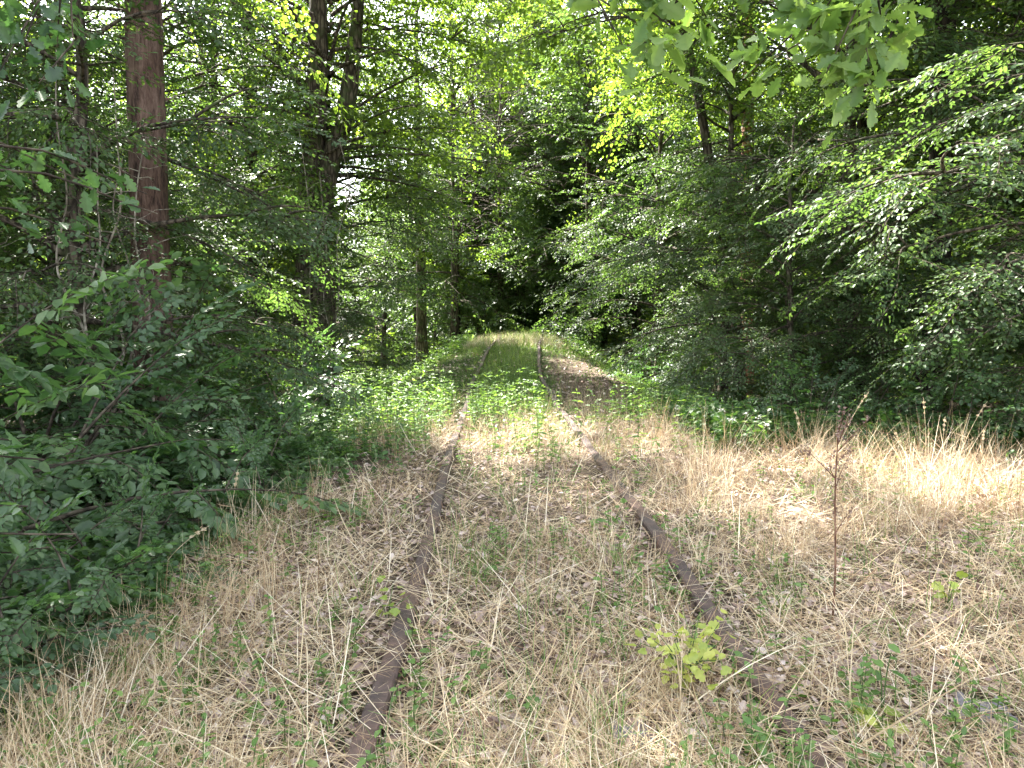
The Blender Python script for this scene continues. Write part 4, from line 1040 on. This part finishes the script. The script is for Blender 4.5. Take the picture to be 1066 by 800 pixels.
# tall herbs with pale flower heads by the track
def flower(label, x, y, seed, h):
    rr = np.random.default_rng(seed); root = put(empty('white_flower'), x, y, 0, 1, label, 'flower', 'white flowering herbs by the track')
    g = Geo(); c = Geo(); f = Geo()
    for k in range(4):
        a = rr.uniform(0, 6.28); p = smooth_path([(0, 0, -.03), (.05 * math.cos(a), .05 * math.sin(a), h * .5), (.14 * math.cos(a), .14 * math.sin(a), h * rr.uniform(.75, 1.05))], 10)
        add_tube(g, p, np.linspace(.004, .002, 10), 5)
        n = 10; o_ = p[rr.integers(2, 9, n)]; add_leaves(c, 'long', o_, rr.normal(0, 1, (n, 3)) * A(1, 1, .4), nz(A(0, 0, 1) + rr.normal(0, .4, (n, 3))), rr.uniform(.06, .12, n), rr.random(n))
        n = 22; q = p[-1] + rr.normal(0, 1, (n, 3)) * A(.016, .016, .012); add_leaves(f, 'round', q, rr.normal(0, 1, (n, 3)) * A(1, 1, .3), nz(A(0, 0, 1) + rr.normal(0, .4, (n, 3))), rr.uniform(.010, .018, n), np.ones(n))
    g.build('stem', M['green_stem'], root); c.build('foliage', M['herb'], root); f.build('blossom', M['petal'], root)
M['petal'] = leaf_mat('white_petal', [(0, (.70, .70, .62)), (1, (.80, .80, .74))], tr=.25, trcol=(.5, .5, .5), rough=.6)
for k, (px, py, h, lab) in enumerate([(762, 475, .5, 'white flowering herb nearest the grey green shrub'), (790, 480, .55, 'white flowering herb just left of the brown dead stalk'), (415, 440, .55, 'tall white flowering herb left of the left rail'), (555, 425, .45, 'white flowering herb in the middle of the track'), (715, 452, .4, 'low white flowering herb at the right end of the green herbs')]):
    x, y = gp(px, py); flower(lab, x, y, 600 + k, h)

# stones at the bottom
def stone(label, px, py, sx, sy, sz, seed):
    rr = np.random.default_rng(seed); x, y = gp(px, py)
    import bmesh
    bm = bmesh.new(); bmesh.ops.create_grid(bm, x_segments=9, y_segments=9, size=.5)
    bm.free()
    u = np.linspace(-1, 1, 15); Xs, Ys = np.meshgrid(u, u); r = np.maximum(np.abs(Xs), np.abs(Ys))
    k = np.where(r > 0, r / np.maximum(np.hypot(Xs, Ys), 1e-6), 1); mixk = .55 + .45 * k
    top = (1 - sst(.72, 1.0, r)) * sz + rr.normal(0, .006, Xs.shape) + .015 * np.sin(5 * Xs + seed) * np.cos(4 * Ys)
    V = np.stack([Xs * mixk * sx * (1 + rr.normal(0, .03, Xs.shape)), Ys * mixk * sy * (1 + rr.normal(0, .03, Xs.shape)), top - .05 * (r > .99)], -1)
    n = 15; i, j = np.meshgrid(np.arange(n - 1), np.arange(n - 1), indexing='ij')
    q = np.stack([i * n + j, i * n + j + 1, (i + 1) * n + j + 1, (i + 1) * n + j], -1).reshape(-1, 4)
    g = Geo(); g.add(V.reshape(-1, 3), q, np.full(len(q), 4))
    o = g.build('stone_slab', M['stone'], smooth=False); o.location = (x, y, float(gz(x, y))); o.rotation_euler = (0, 0, rr.uniform(-.4, .4))
    tag(o, label, 'stone', 'grey stones in the grass')
stone('flat grey stone slab at the bottom right edge', 1046, 765, .13, .12, .06, 1)
stone('small grey stone lying bare near the bottom between the rails', 662, 790, .09, .07, .05, 2)

# ------------------------------------------------------------------ light, sky, camera
w = bpy.data.worlds.new('World'); sc.world = w; w.use_nodes = True
nt = w.node_tree; nt.nodes.clear()
sky = N(nt, 'ShaderNodeTexSky', sky_type='NISHITA'); sky.sun_disc = False; sky.sun_elevation = SUN_EL; sky.sun_rotation = SUN_AZ % (2 * PI)
sky.dust_density = 2.0; sky.air_density = 1.0
hs = N(nt, 'ShaderNodeHueSaturation'); hs.inputs['Saturation'].default_value = .32
bg = N(nt, 'ShaderNodeBackground'); bg.inputs[1].default_value = .105
wo = N(nt, 'ShaderNodeOutputWorld')
nt.links.new(sky.outputs[0], hs.inputs['Color']); nt.links.new(hs.outputs[0], bg.inputs[0]); nt.links.new(bg.outputs[0], wo.inputs[0])
sd_ = bpy.data.lights.new('sun', 'SUN'); sd_.energy = 5.0; sd_.angle = rad(.55); sd_.color = (1, .95, .86)
so = bpy.data.objects.new('sun', sd_); COL.objects.link(so)
ds = Vector((math.sin(SUN_AZ) * math.cos(SUN_EL), math.cos(SUN_AZ) * math.cos(SUN_EL), math.sin(SUN_EL)))
so.rotation_euler = ds.to_track_quat('Z', 'Y').to_euler(); so.location = (0, 0, 40)

cd = bpy.data.cameras.new('camera'); cd.sensor_width = 36; cd.lens = 36 * 800 / 1066; cd.clip_end = 2000; cd.clip_start = .05
co = bpy.data.objects.new('camera', cd); COL.objects.link(co); co.location = (0, 0, CAM_Z)
co.rotation_euler = (rad(90 - 5.0), 0, 0); sc.camera = co
sc.view_settings.view_transform = 'Standard'; sc.view_settings.look = 'None'; sc.view_settings.exposure = 3.4
sc.view_settings.gamma = 1
cy = sc.cycles
cy.max_bounces = 8; cy.diffuse_bounces = 4; cy.glossy_bounces = 2; cy.transmission_bounces = 5; cy.transparent_max_bounces = 4
cy.caustics_reflective = False; cy.caustics_refractive = False; cy.sample_clamp_indirect = 6
cy.use_denoising = True
